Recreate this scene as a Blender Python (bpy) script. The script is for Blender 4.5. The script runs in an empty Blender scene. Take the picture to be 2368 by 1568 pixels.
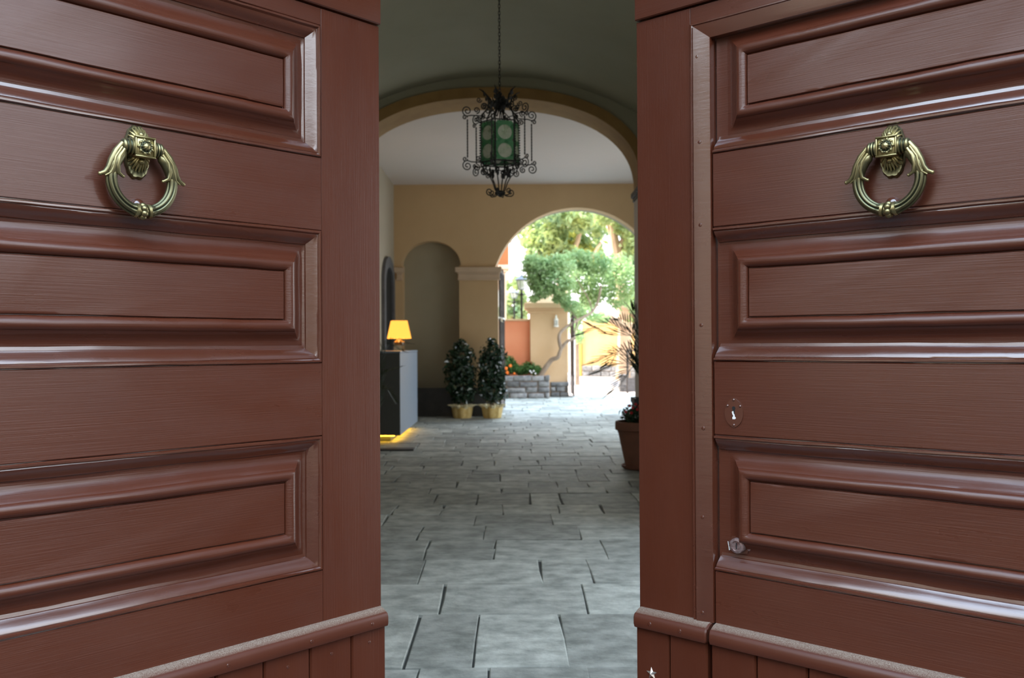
import bpy, math, random
from math import sin, cos, pi, sqrt, radians, atan2
from mathutils import Vector, Matrix, noise, Quaternion
rnd = random.Random(7)
C = bpy.context.scene.collection
scene = bpy.context.scene
EYE = 1.40
F = 2100.0
# ------------------------------------------------------------------ camera
ROLL, PITCH = 0.0050156, 0.006415
fwd = Vector((0, cos(PITCH), sin(PITCH)))
up0 = Vector((0, -sin(PITCH), cos(PITCH)))
rgt = Vector((cos(ROLL), 0, 0)) - up0 * sin(ROLL)
upv = up0 * cos(ROLL) + Vector((sin(ROLL), 0, 0))
cam_d = bpy.data.cameras.new('camera')
cam_d.sensor_width = 36.0
cam_d.lens = F / 2368 * 36.0
cam_d.clip_end = 400
cam_d.dof.use_dof = True
cam_d.dof.focus_distance = 2.25
cam_d.dof.aperture_fstop = 5.6
cam = bpy.data.objects.new('camera', cam_d)
C.objects.link(cam)
cam.matrix_world = Matrix(((rgt.x, upv.x, -fwd.x, 0), (rgt.y, upv.y, -fwd.y, 0), (rgt.z, upv.z, -fwd.z, EYE), (0, 0, 0, 1)))
scene.camera = cam
# ------------------------------------------------------------------ world, sun, exposure
world = bpy.data.worlds.new('world')
scene.world = world
world.use_nodes = True
wn, wl = world.node_tree.nodes, world.node_tree.links
wn.clear()
wo = wn.new('ShaderNodeOutputWorld'); wb = wn.new('ShaderNodeBackground')
tc = wn.new('ShaderNodeTexCoord'); sx = wn.new('ShaderNodeSeparateXYZ'); rp = wn.new('ShaderNodeValToRGB')
wl.new(tc.outputs['Generated'], sx.inputs[0]); wl.new(sx.outputs['Z'], rp.inputs[0])
rp.color_ramp.elements[0].position = 0.0; rp.color_ramp.elements[0].color = (1.0, 1.0, 0.97, 1)
rp.color_ramp.elements[1].position = 0.9; rp.color_ramp.elements[1].color = (0.58, 0.76, 1.0, 1)
wl.new(rp.outputs[0], wb.inputs[0])
sm = wn.new('ShaderNodeMapRange'); sm.inputs['From Min'].default_value = 0.0; sm.inputs['From Max'].default_value = 1.0
sm.inputs['To Min'].default_value = 0.70; sm.inputs['To Max'].default_value = 2.7   # hazy sky, brighter overhead
wl.new(sx.outputs['Z'], sm.inputs[0]); wl.new(sm.outputs[0], wb.inputs[1])
wl.new(wb.outputs[0], wo.inputs[0])
sun_d = bpy.data.lights.new('sun', 'SUN')
sun_d.energy = 5.0; sun_d.angle = radians(0.6); sun_d.color = (1.0, 0.9, 0.72)
sun = bpy.data.objects.new('sun', sun_d); C.objects.link(sun)
SUN = Vector((0.62, -0.20, -0.78)).normalized()
sun.rotation_euler = SUN.to_track_quat('-Z', 'Y').to_euler()
def portal(name, loc, rot, sx_, sy_):
    d = bpy.data.lights.new(name, 'AREA'); d.shape = 'RECTANGLE'; d.size = sx_; d.size_y = sy_
    d.cycles.is_portal = True
    o = bpy.data.objects.new(name, d); C.objects.link(o); o.location = loc; o.rotation_euler = rot
portal('sky_portal', (0, 1.30, 2.28), (radians(90), 0, 0), 2.64, 4.54)
portal('sky_portal', (1.29, 18.6, 2.1), (radians(-90), 0, 0), 3.4, 4.2)
portal('sky_portal', (3.62, 14.6, 1.6), (0, radians(90), 0), 3.2, 2.9)
portal('sky_portal', (2.62, 4.7, 1.57), (0, radians(90), 0), 3.1, 4.0)
vs = scene.view_settings
vs.view_transform = 'Standard'; vs.look = 'None'; vs.exposure = 1.85; vs.gamma = 1; vs.use_curve_mapping = False
scene.cycles.max_bounces = 10; scene.cycles.diffuse_bounces = 6; scene.cycles.glossy_bounces = 4
scene.cycles.transmission_bounces = 6; scene.cycles.transparent_max_bounces = 8
scene.cycles.use_denoising = True
scene.cycles.sample_clamp_indirect = 8.0
# ------------------------------------------------------------------ helpers
def at(px, py, Y):
    """world point that the photo pixel shows at depth Y"""
    d = fwd * F + rgt * (px - 1184) - upv * (py - 784)
    t = Y / d.y
    return Vector((0, 0, EYE)) + d * t
class MB:
    def __init__(s): s.v = []; s.f = []
    def add(s, vs_, fs, M=None):
        b = len(s.v)
        s.v += [tuple(M @ Vector(p)) for p in vs_] if M is not None else [tuple(p) for p in vs_]
        s.f += [tuple(i + b for i in f) for f in fs]
        return s
    def box(s, x0, x1, y0, y1, z0, z1, M=None):
        return s.add([(x0,y0,z0),(x1,y0,z0),(x1,y1,z0),(x0,y1,z0),(x0,y0,z1),(x1,y0,z1),(x1,y1,z1),(x0,y1,z1)],
                     [(0,3,2,1),(4,5,6,7),(0,1,5,4),(1,2,6,5),(2,3,7,6),(3,0,4,7)], M)
    def cbox(s, x0, x1, y0, y1, z0, z1, b=.004, M=None):
        """box with chamfered edges"""
        vs_ = []; idx = {}
        for ix, X in enumerate((x0, x1)):
            for iy, Y in enumerate((y0, y1)):
                for iz, Z in enumerate((z0, z1)):
                    dx, dy, dz = (b, -b)[ix], (b, -b)[iy], (b, -b)[iz]
                    idx[ix,iy,iz] = len(vs_)
                    vs_ += [(X, Y+dy, Z+dz), (X+dx, Y, Z+dz), (X+dx, Y+dy, Z)]
        g = lambda a, k: idx[a] + k
        fs = []
        fs.append([g((0,0,0),0), g((0,0,1),0), g((0,1,1),0), g((0,1,0),0)])
        fs.append([g((1,0,0),0), g((1,1,0),0), g((1,1,1),0), g((1,0,1),0)])
        fs.append([g((0,0,0),1), g((1,0,0),1), g((1,0,1),1), g((0,0,1),1)])
        fs.append([g((0,1,0),1), g((0,1,1),1), g((1,1,1),1), g((1,1,0),1)])
        fs.append([g((0,0,0),2), g((0,1,0),2), g((1,1,0),2), g((1,0,0),2)])
        fs.append([g((0,0,1),2), g((1,0,1),2), g((1,1,1),2), g((0,1,1),2)])
        for a in (0, 1):
            for c in (0, 1):
                fs.append([g((a,c,0),0), g((a,c,0),1), g((a,c,1),1), g((a,c,1),0)])
                fs.append([g((a,0,c),0), g((a,0,c),2), g((a,1,c),2), g((a,1,c),0)])
                fs.append([g((0,a,c),1), g((0,a,c),2), g((1,a,c),2), g((1,a,c),1)])
        for k in idx: fs.append([g(k,0), g(k,1), g(k,2)])
        # orient outward
        cx = Vector(((x0+x1)/2, (y0+y1)/2, (z0+z1)/2)); out = []
        for f in fs:
            p = [Vector(vs_[i]) for i in f]
            n = (p[1]-p[0]).cross(p[2]-p[0]); m = sum(p, Vector())/len(p)
            out.append(f if n.dot(m-cx) > 0 else f[::-1])
        return s.add(vs_, out, M)
    def tube(s, pts, r, n=8, M=None, cap=True, closed=False, prof=None, up=None):
        """sweep a circle (radius r or list) or a closed 2D profile along pts"""
        pts = [Vector(p) for p in pts]; N = len(pts); vs_ = []; fs = []
        rr = r if isinstance(r, (list, tuple)) else [r]*N
        t0 = (pts[1]-pts[0]).normalized()
        u = Vector(up) if up else (Vector((0,0,1)) if abs(t0.z) < .9 else Vector((1,0,0)))
        u = (u - t0*u.dot(t0)).normalized()
        K = n if prof is None else len(prof)
        for i, p in enumerate(pts):
            if closed: t = pts[(i+1) % N]-pts[i-1]
            else: t = pts[min(i+1, N-1)]-pts[max(i-1, 0)]
            if t.length < 1e-9: t = t0
            t.normalize()
            u = u - t*u.dot(t)
            if u.length < 1e-6: u = t.orthogonal()
            u.normalize(); w = t.cross(u)
            for k in range(K):
                if prof is None:
                    a = 2*pi*k/n; vs_.append(p + (u*cos(a)+w*sin(a))*rr[i])
                else:
                    vs_.append(p + (u*prof[k][0] + w*prof[k][1])*rr[i])
        M_ = N if closed else N-1
        for i in range(M_):
            j = (i+1) % N
            for k in range(K):
                l = (k+1) % K
                fs.append((i*K+k, i*K+l, j*K+l, j*K+k))
        if cap and not closed:
            fs.append(tuple(range(K))[::-1]); fs.append(tuple((N-1)*K+k for k in range(K)))
        return s.add(vs_, fs, M)
    def lathe(s, prof, n=20, M=None, c=(0,0,0), rf=None):
        """profile [(r,z)] around z; rf(angle, r, z) may change the radius"""
        vs_ = []; fs = []; P = len(prof)
        for k in range(n):
            a = 2*pi*k/n
            for r, z in prof:
                q = rf(a, r, z) if rf else r
                vs_.append((c[0]+q*cos(a), c[1]+q*sin(a), c[2]+z))
        for k in range(n):
            l = (k+1) % n
            for i in range(P-1):
                fs.append((k*P+i, l*P+i, l*P+i+1, k*P+i+1))
        if prof[0][0] > 1e-6: fs.append(tuple(k*P for k in range(n))[::-1])
        if prof[-1][0] > 1e-6: fs.append(tuple(k*P+P-1 for k in range(n)))
        return s.add(vs_, fs, M)
    def prism(s, poly, y0, y1, M=None):
        """poly [(x,z)] counter-clockwise seen from -y, extruded in y"""
        n = len(poly)
        vs_ = [(x, y0, z) for x, z in poly] + [(x, y1, z) for x, z in poly]
        fs = [tuple(range(n)), tuple(range(n, 2*n))[::-1]]
        for i in range(n):
            j = (i+1) % n; fs.append((j, i, n+i, n+j))
        return s.add(vs_, fs, M)
    def ball(s, c, r, n=10, M=None, sq=(1,1,1)):
        m = max(4, n//2+1); vs_ = [(c[0], c[1], c[2]+r*sq[2])]; fs = []
        for i in range(1, m):
            a = pi*i/m
            for k in range(n):
                b = 2*pi*k/n
                vs_.append((c[0]+r*sq[0]*sin(a)*cos(b), c[1]+r*sq[1]*sin(a)*sin(b), c[2]+r*sq[2]*cos(a)))
        vs_.append((c[0], c[1], c[2]-r*sq[2])); L = len(vs_)-1
        for k in range(n):
            l = (k+1) % n
            fs.append((0, 1+k, 1+l)); fs.append((L, 1+(m-2)*n+l, 1+(m-2)*n+k))
            for i in range(m-2): fs.append((1+i*n+k, 1+(i+1)*n+k, 1+(i+1)*n+l, 1+i*n+l))
        return s.add(vs_, fs, M)
    def build(s, name, m, parent=None, ang=35, flip=False, smooth=True):
        me = bpy.data.meshes.new(name)
        me.from_pydata(s.v, [], [f[::-1] for f in s.f] if flip else s.f)
        if smooth:
            me.polygons.foreach_set('use_smooth', [True]*len(me.polygons))
            me.set_sharp_from_angle(angle=radians(ang))
        me.update()
        o = bpy.data.objects.new(name, me); C.objects.link(o)
        if m is not None: me.materials.append(m)
        if parent is not None: o.parent = parent
        return o
def tag(o, label, cat, group=None, kind=None):
    if label: o['label'] = label
    if cat: o['category'] = cat
    if group: o['group'] = group
    if kind: o['kind'] = kind
    return o
def empty(name, loc=(0,0,0), rz=0, parent=None):
    o = bpy.data.objects.new(name, None); C.objects.link(o); o.location = loc; o.rotation_euler = (0,0,rz)
    o.empty_display_size = .1
    if parent: o.parent = parent
    return o
def copy_tree(o, parent=None):
    c = o.copy(); C.objects.link(c); c.parent = parent
    for ch in o.children: copy_tree(ch, c)
    return c
# ------------------------------------------------------------------ materials
def mat(name, col, rough=.6, metal=0, var=None, vs_=(3,3,3), bump=0, bs=(30,30,30), bd=.01, spec=.5, coat=0,
        emis=None, rvar=0, extra=None, trans=0):
    """principled material; var = second colour mixed by noise of scale vs_; bump noise of scale bs"""
    m = bpy.data.materials.new(name); m.use_nodes = True
    N, Lk = m.node_tree.nodes, m.node_tree.links
    b = N['Principled BSDF']
    b.inputs['Base Color'].default_value = (*col, 1); b.inputs['Roughness'].default_value = rough
    b.inputs['Metallic'].default_value = metal; b.inputs['Specular IOR Level'].default_value = spec
    b.inputs['Coat Weight'].default_value = coat; b.inputs['Coat Roughness'].default_value = .15
    if trans: b.inputs['Transmission Weight'].default_value = trans
    T = N.new('ShaderNodeTexCoord')
    def ntex(sc, detail=4, rgh=.6):
        mp = N.new('ShaderNodeMapping'); mp.inputs['Scale'].default_value = sc
        Lk.new(T.outputs['Object'], mp.inputs[0])
        t = N.new('ShaderNodeTexNoise'); t.inputs['Scale'].default_value = 1; t.inputs['Detail'].default_value = detail
        t.inputs['Roughness'].default_value = rgh
        Lk.new(mp.outputs[0], t.inputs['Vector']); return t
    if var is not None:
        t = ntex(vs_); r = N.new('ShaderNodeValToRGB')
        r.color_ramp.elements[0].position = .35; r.color_ramp.elements[0].color = (*col, 1)
        r.color_ramp.elements[1].position = .68; r.color_ramp.elements[1].color = (*var, 1)
        Lk.new(t.outputs['Fac'], r.inputs[0]); Lk.new(r.outputs[0], b.inputs['Base Color'])
    if rvar:
        t = ntex((vs_[0]*1.7, vs_[1]*1.7, vs_[2]*1.7)); mr = N.new('ShaderNodeMapRange')
        mr.inputs['From Min'].default_value = .3; mr.inputs['From Max'].default_value = .7
        mr.inputs['To Min'].default_value = rough-rvar; mr.inputs['To Max'].default_value = rough+rvar
        Lk.new(t.outputs['Fac'], mr.inputs[0]); Lk.new(mr.outputs[0], b.inputs['Roughness'])
    if bump:
        t = ntex(bs, 5, .65); bn = N.new('ShaderNodeBump'); bn.inputs['Strength'].default_value = bump
        bn.inputs['Distance'].default_value = bd
        Lk.new(t.outputs['Fac'], bn.inputs['Height']); Lk.new(bn.outputs[0], b.inputs['Normal'])
    if emis:
        b.inputs['Emission Color'].default_value = (*emis[0], 1); b.inputs['Emission Strength'].default_value = emis[1]
    if extra: extra(m, N, Lk, b, T)
    return m
def rand_tint(amount, attr=False):
    """multiply the base colour by a per-piece random value"""
    def ex(m, N, Lk, b, T):
        src = b.inputs['Base Color'].links[0].from_socket if b.inputs['Base Color'].links else None
        if attr:
            a = N.new('ShaderNodeAttribute'); a.attribute_name = 'tone'; o = a.outputs['Fac']
        else:
            a = N.new('ShaderNodeObjectInfo'); o = a.outputs['Random']
        mr = N.new('ShaderNodeMapRange'); mr.inputs['To Min'].default_value = 1-amount; mr.inputs['To Max'].default_value = 1+amount
        Lk.new(o, mr.inputs[0])
        mx = N.new('ShaderNodeVectorMath'); mx.operation = 'SCALE'
        if src: Lk.new(src, mx.inputs[0])
        else: mx.inputs[0].default_value = b.inputs['Base Color'].default_value[:3]
        Lk.new(mr.outputs[0], mx.inputs['Scale']); Lk.new(mx.outputs[0], b.inputs['Base Color'])
    return ex
def dusty(m, N, Lk, b, T):
    """pale dust lying on upward faces"""
    g = N.new('ShaderNodeNewGeometry'); s = N.new('ShaderNodeSeparateXYZ'); Lk.new(g.outputs['Normal'], s.inputs[0])
    mr = N.new('ShaderNodeMapRange'); mr.inputs['From Min'].default_value = .75; mr.inputs['From Max'].default_value = .93
    Lk.new(s.outputs['Z'], mr.inputs[0])
    nz = N.new('ShaderNodeTexNoise'); nz.inputs['Scale'].default_value = 420; nz.inputs['Detail'].default_value = 3
    Lk.new(T.outputs['Object'], nz.inputs['Vector'])
    m2 = N.new('ShaderNodeMapRange'); m2.inputs['From Min'].default_value = .38; m2.inputs['From Max'].default_value = .66
    m2.inputs['To Min'].default_value = .25
    Lk.new(nz.outputs['Fac'], m2.inputs[0])
    mu = N.new('ShaderNodeMath'); mu.operation = 'MULTIPLY'; Lk.new(mr.outputs[0], mu.inputs[0]); Lk.new(m2.outputs[0], mu.inputs[1])
    mx = N.new('ShaderNodeMix'); mx.data_type = 'RGBA'; Lk.new(mu.outputs[0], mx.inputs[0])
    src = b.inputs['Base Color'].links[0].from_socket
    Lk.new(src, mx.inputs[6]); mx.inputs[7].default_value = (.30, .25, .20, 1); Lk.new(mx.outputs[2], b.inputs['Base Color'])
P0, P1 = (.072, .0178, .0082), (.082, .0220, .0106)
paint_h = mat('brown_paint_horizontal_grain', P0, .33, var=P1, vs_=(2, 6, 7), bump=.5, bs=(4, 60, 320), bd=.0014, rvar=.08, spec=.45, coat=.35)
paint_v = mat('brown_paint_vertical_grain', P0, .36, var=P1, vs_=(7, 6, 2), bump=.45, bs=(240, 60, 4), bd=.0016, rvar=.08, spec=.3)
paint_m = mat('brown_paint_mouldings', P0, .25, var=P1, vs_=(2, 4, 5), bump=.25, bs=(6, 90, 110), bd=.0022, rvar=.06, spec=.9, coat=1.0)
paint_d = mat('brown_paint_dusty', P0, .36, var=P1, vs_=(3, 4, 5), bump=.2, bs=(8, 90, 110), bd=.002, spec=.5, extra=dusty)
brass = mat('aged_brass', (.50, .40, .20), .34, 1, var=(.30, .26, .15), vs_=(60,60,60), bump=.15, bs=(120,120,120), bd=.001, rvar=.08)
def painted_relief(m, N, Lk, b, T):  # shadowed hollows and highlighted edges painted into the brass colour
    g = N.new('ShaderNodeNewGeometry'); r = N.new('ShaderNodeValToRGB')
    r.color_ramp.elements[0].position = .46; r.color_ramp.elements[0].color = (.045, .055, .035, 1)
    r.color_ramp.elements[1].position = .64; r.color_ramp.elements[1].color = (.46, .40, .19, 1)
    e = r.color_ramp.elements.new(.54); e.color = (.15, .145, .08, 1)
    Lk.new(g.outputs['Pointiness'], r.inputs[0]); Lk.new(r.outputs[0], b.inputs['Base Color'])
brass_k = mat('aged_green_brass_with_painted_shading', (.5, .4, .2), .33, .85, bump=.12, bs=(150,150,150), bd=.001, extra=painted_relief)
steel = mat('dull_steel', (.55, .53, .5), .35, .9)
worn = mat('worn_painted_steel', (.30, .24, .23), .4, .5, var=(.12, .05, .045), vs_=(120,120,120))
chipped = mat('chipped_white_undercoat', (.75, .75, .72), .6)
black = mat('black_void', (.008, .008, .008), .9)
plaster_b = mat('beige_plaster', (.58, .40, .215), .85, var=(.64, .45, .25), vs_=(.7,.7,.7), bump=.15, bs=(25,25,25), bd=.004)
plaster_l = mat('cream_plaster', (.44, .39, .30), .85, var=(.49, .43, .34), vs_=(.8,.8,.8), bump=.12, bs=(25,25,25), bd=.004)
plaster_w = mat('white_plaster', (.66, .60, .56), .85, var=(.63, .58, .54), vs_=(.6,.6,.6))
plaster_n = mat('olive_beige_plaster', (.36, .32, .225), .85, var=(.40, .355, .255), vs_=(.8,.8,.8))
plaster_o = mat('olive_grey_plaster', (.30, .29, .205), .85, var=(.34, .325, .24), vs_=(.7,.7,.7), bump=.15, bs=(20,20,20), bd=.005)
ochre = mat('ochre_stone_trim', (.36, .215, .075), .75, var=(.29, .165, .055), vs_=(3,3,3), bump=.2, bs=(18,18,18), bd=.006)
impost_m = mat('rose_beige_stone', (.62, .47, .33), .8, var=(.56, .42, .29), vs_=(4,4,4))
dado_m = mat('dark_lava_stone', (.05, .05, .052), .6, var=(.075, .072, .07), vs_=(6,6,6), bump=.2)
lava = mat('grey_lava_stone', (.15, .15, .16), .7, var=(.10, .10, .11), vs_=(8,8,8), bump=.3)
grout = mat('dark_joint', (.10, .105, .10), .85)
def stone_floor(m, N, Lk, b, T):
    rand_tint(.30, True)(m, N, Lk, b, T)
pave = mat('worn_paving_stone', (.245, .265, .243), .62, var=(.50, .525, .485), vs_=(6, 8, 6), bump=.8, bs=(18, 24, 18), bd=.010, rvar=.1, spec=.3, extra=stone_floor)
court = mat('pale_pink_paving', (.40, .33, .29), .8, var=(.32, .26, .235), vs_=(.6, .6, .6), bump=.2, bs=(6,6,6))
street_m = mat('street_stone', (.030, .027, .024), 1.0, var=(.024, .022, .02), vs_=(2,2,2), spec=.05)
fac_m = mat('street_facade_plaster', (.30, .25, .19), .9, var=(.26, .21, .16), vs_=(.4,.4,.4))
iron = mat('black_iron', (.018, .017, .016), .5, .6)
iron_b = mat('weathered_brown_iron', (.05, .038, .032), .6, .3, var=(.10, .085, .08), vs_=(14,14,14))
def green_glass(m, N, Lk, b, T):
    b.inputs['Alpha'].default_value = .48 if 'roundel' in m.name else .84
glass_g = mat('green_bottle_glass', (.025, .13, .05), .12, var=(.07, .20, .09), vs_=(22, 22, 22), bump=.5, bs=(30,30,30), bd=.01, extra=green_glass)
glass_r = mat('pale_roundel_glass', (.34, .42, .28), .15, var=(.55, .55, .45), vs_=(14, 14, 14), bump=.3, extra=green_glass)
def lampglass(m, N, Lk, b, T): b.inputs['Alpha'].default_value = .5
glass_c = mat('clear_lamp_glass', (.7, .75, .72), .1, extra=lampglass)
desk_m = mat('dark_counter_front', (.055, .062, .058), .5, var=(.07, .075, .07), vs_=(2,2,2))
desk_s = mat('counter_bluish_light_tint', (.22, .28, .36), .4)  # bluish light from the side is put into this colour
shade_m = mat('glowing_yellow_lamp_shade', (.85, .60, .20), .8, emis=((1.0, .38, .045), .50))
led = mat('warm_light_strip', (.9, .7, .3), .5, emis=((1.0, .52, .03), 4.0))
paper = mat('yellow_wrapping_paper', (.62, .42, .12), .7, var=(.72, .55, .24), vs_=(12,12,12), bump=.6, bs=(20,20,20), bd=.02)
paper_w = mat('cream_paper_collar', (.80, .72, .46), .7, bump=.6, bs=(20,20,20), bd=.02)
terra = mat('terracotta', (.20, .078, .045), .75, var=(.15, .06, .035), vs_=(6,6,6), bump=.2)
soil = mat('potting_soil', (.04, .028, .02), .95)
def leafmat(name, c, v, rough=.4, tr=.35, sc=6, spec=.5):
    def ex(m, N, Lk, b, T):
        out = [n for n in N if n.type == 'OUTPUT_MATERIAL'][0]
        tl = N.new('ShaderNodeBsdfTranslucent'); mx = N.new('ShaderNodeMixShader'); mx.inputs[0].default_value = tr
        Lk.new(b.inputs['Base Color'].links[0].from_socket, tl.inputs[0])
        Lk.new(b.outputs[0], mx.inputs[1]); Lk.new(tl.outputs[0], mx.inputs[2]); Lk.new(mx.outputs[0], out.inputs[0])
    return mat(name, c, rough, var=v, vs_=(sc, sc, sc), extra=ex, spec=spec)
leaf_f = leafmat('glossy_dark_leaf', (.016, .042, .022), (.03, .07, .03), .16, .12, 12, 1.0)
leaf_p = leafmat('palm_leaf', (.016, .03, .012), (.03, .05, .018), .4, .12, 12)
leaf_t = leafmat('mid_green_leaf', (.22, .36, .15), (.40, .52, .24), .5, .45, 3)
leaf_b = leafmat('background_leaf', (.16, .28, .15), (.42, .46, .14), .5, .4, .9)
leaf_y = leafmat('yellow_green_leaf', (.48, .47, .08), (.55, .55, .16), .5, .4, 1.2)
leaf_s = leafmat('bedding_leaf', (.05, .14, .03), (.12, .24, .06), .45, .3, 8)
bark = mat('grey_brown_bark', (.24, .17, .12), .9, var=(.34, .26, .19), vs_=(8,8,5), bump=.8, bs=(25,25,12), bd=.02)
bark_t = mat('tan_bark', (.55, .38, .24), .9, var=(.42, .29, .19), vs_=(3,3,2), bump=.6, bs=(9,9,4), bd=.04)
orange_w = mat('orange_plaster', (.84, .29, .145), .9, var=(.88, .34, .18), vs_=(1.5,1.5,1.5))
sand_w = mat('sand_plaster', (.70, .46, .255), .9, var=(.76, .52, .31), vs_=(1.2,1.2,1.2), bump=.15, bs=(20,20,20))
yellow_w = mat('pale_yellow_plaster', (.58, .34, .12), .9, var=(.66, .44, .19), vs_=(.8,.8,.8))
yellow_d = mat('deep_yellow_plaster', (.52, .32, .07), .9)
block_m = mat('grey_basalt_block', (.12, .12, .125), .85, var=(.30, .29, .28), vs_=(9, 9, 14), bump=.7, bs=(22,22,22), bd=.02, extra=rand_tint(.35))
mortar = mat('pinkish_mortar', (.50, .36, .28), .9, var=(.42, .33, .27), vs_=(12,12,12), bump=.4)
flower_o = mat('orange_petal', (.95, .22, .02), .6)
flower_r = mat('red_petal', (.55, .02, .03), .6)
flower_w = mat('white_petal', (.85, .85, .85), .6)
white_p = mat('white_painted_metal', (.93, .92, .86), .5)
peach = mat('peach_building_plaster', (.42, .15, .05), .9, var=(.36, .13, .045), vs_=(.5,.5,.5))
# ------------------------------------------------------------------ floor
def arc(cx, cz, a, b, n, a0=pi, a1=0, ex=2.0):
    out = []
    for i in range(n+1):
        t = a0+(a1-a0)*i/n; c_, s_ = cos(t), sin(t)
        out.append((cx + a*math.copysign(abs(c_)**(2/ex), c_), cz + b*math.copysign(abs(s_)**(2/ex), s_)))
    return out
m = MB(); m.box(-2.7, 3.4, 1.7, 18.4, -.3, -.016); m.box(-6, 8, 18.4, 24.75, -.3, -.016)
floor = m.build('floor', grout)
tag(floor, 'grey stone paving of the passage, worn and uneven', 'floor', kind='structure')
def stone(mb, x0, x1, y0, y1, g=.0035):
    j = lambda: rnd.uniform(-.011, .011)
    dz = rnd.uniform(-.003, .003); t1, t2 = rnd.uniform(-.001, .001), rnd.uniform(-.001, .001)
    c = [(x0+g+j(), y0+g+j()*.5), (x1-g+j(), y0+g+j()*.5), (x1-g+j(), y1-g+j()*.5), (x0+g+j(), y1-g+j()*.5)]
    cx, cy = (x0+x1)/2, (y0+y1)/2
    def mid(a, b): return ((a[0]+b[0])/2+j()*.6, (a[1]+b[1])/2+j()*.6)
    p = [c[0], mid(c[0], c[1]), c[1], mid(c[1], c[2]), c[2], mid(c[2], c[3]), c[3], mid(c[3], c[0])]
    n = 8; ins = .006
    top = []
    for x, y in p:
        d = sqrt((x-cx)**2+(y-cy)**2); k = 1-ins/d
        top.append((cx+(x-cx)*k, cy+(y-cy)*k, dz+t1*(x-cx)*4+t2*(y-cy)*4))
    out = [(x, y, dz-.003+rnd.uniform(-.001, .001)) for x, y in p]
    bot = [(x, y, -.017) for x, y in p]
    fs = [tuple(range(8))]
    for i in range(8):
        k = (i+1) % 8
        fs.append((8+i, 8+k, k, i)); fs.append((16+i, 16+k, 8+k, 8+i))
    mb.add(top+out+bot, fs); return len(fs)
def set_tone(o, tones):
    a = o.data.attributes.new('tone', 'FLOAT', 'FACE'); a.data.foreach_set('value', tones)
m = MB(); m.cbox(-2.68, 2.28, 1.72, 3.34, -.03, -.001, .006)  # added out of view; keeps pale floor reflections off the door mouldings
tag(m.build('threshold', dado_m), 'added unseen dark stone threshold slab under the open door leaves', 'threshold', kind='structure')
y = 3.35; n_stone = 0; rest = MB(); rt = []; cand = []
while y < 24.7:
    d = rnd.choice((.46, .52, .60, .78)) if y < 8 else rnd.choice((.34, .40, .46, .54))
    if y+d > 24.4: d = 24.74-y
    xa, xb = (-2.68, 3.3) if y+d < 18.5 else (-1.6, 6.5)
    x = xa-rnd.uniform(0, .3); first = True
    while x < xb:
        w = rnd.uniform(.28, .52) if rnd.random() < .82 else rnd.uniform(.55, .8)
        x1 = min(x+w, xb)
        if x1-x > .1:
            sx0 = max(x, xa)
            if rnd.random() < .12 and d > .45 and w > .4:
                ym = y+d*rnd.uniform(.4, .6); cand.append((sx0, x1, y, ym)); cand.append((sx0, x1, ym, y+d))
            else: cand.append((sx0, x1, y, y+d))
        x = x1+.0001
    y += d
cand.sort(key=lambda q: q[2])
for q in cand:
    ycn = (q[2]+q[3])/2; cxn = (q[0]+q[1])/2
    if n_stone < 298 and ycn > 3.3 and -(.146*ycn+.22) < cxn < .143*ycn+.22:
        mb = MB(); k = stone(mb, *q); o = mb.build('paving_stone', pave, floor, smooth=False); set_tone(o, [rnd.random()]*k); n_stone += 1
    else:
        k = stone(rest, *q); rt += [rnd.random()]*k
o = rest.build('outlying_paving_stones', pave, floor, smooth=False); o['kind'] = 'stuff'; set_tone(o, rt)
m = MB(); m.box(-14, 22, 24.75, 75, -.3, -.01)
tag(m.build('courtyard_paving', court), 'sunlit pale pinkish paving beyond the garden gate', 'paving', kind='structure')
m = MB(); m.box(-30, 30, -9, 1.7, -.3, -.01)
tag(m.build('street_pavement', street_m), 'grey street paving outside the entrance', 'pavement', kind='structure')
# ------------------------------------------------------------------ walls and vaults
def wall(name, label, mb, m_, ang=35):
    return tag(mb.build(name, m_, ang=ang), label, 'wall', kind='structure')
# front wall with the doorway
m = MB(); m.prism([(-12, 0), (-1.32, 0), (-1.32, 4.55), (1.32, 4.55), (1.32, 0), (12, 0), (12, 18), (-12, 18)], 1.30, 1.655)
wall('wall_front', 'plastered street wall around the double door', m, fac_m)
m = MB(); m.box(-4, 30, -9.6, -9, 0, 5); m.box(-30, -4, -9.6, -9, 0, 9)
wall('wall_opposite', 'plastered house front across the street', m, fac_m)
# first bay: side walls and barrel vault
VX, VA, VB, VZ = -.20, 2.5, 1.67, 2.99
m = MB(); m.box(-3.0, -2.7, 1.655, 11.0, 0, 3.2); wall('wall_left', 'plastered left wall of the vaulted passage', m, plaster_l)
Mr = Matrix(((0, 1, 0, 0), (1, 0, 0, 0), (0, 0, 1, 0), (0, 0, 0, 1)))   # (x,y,z)->(y,x,z)
m = MB(); m.prism([(1.655, 0), (2.7, 0), (2.7, 2.3)] + arc(4.7, 2.3, 2.0, .8, 24)[1:-1] + [(6.7, 2.3), (6.7, 0), (11.0, 0), (11.0, 3.2), (1.655, 3.2)], 2.3, 2.6, Mr)  # unseen side arch, added to let sky light onto the near floor
tag(m.build('wall_right', plaster_l, flip=True), 'plastered right wall of the vaulted passage with an added unseen side arch for light', 'wall', kind='structure')
vo = arc(VX, VZ, VA, VB, 48); m = MB()
poly = [(VX-VA-.3, VZ)] + vo[0:] + [(VX+VA+.3, VZ), (VX+VA+.3, 5.1), (VX-VA-.3, 5.1)]
m.prism([(p[0], p[1]) for p in poly], 1.655, 11.0)
tag(m.build('ceiling', plaster_o, ang=25), 'dim olive grey barrel vault of the front passage', 'ceiling', kind='structure')
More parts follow.
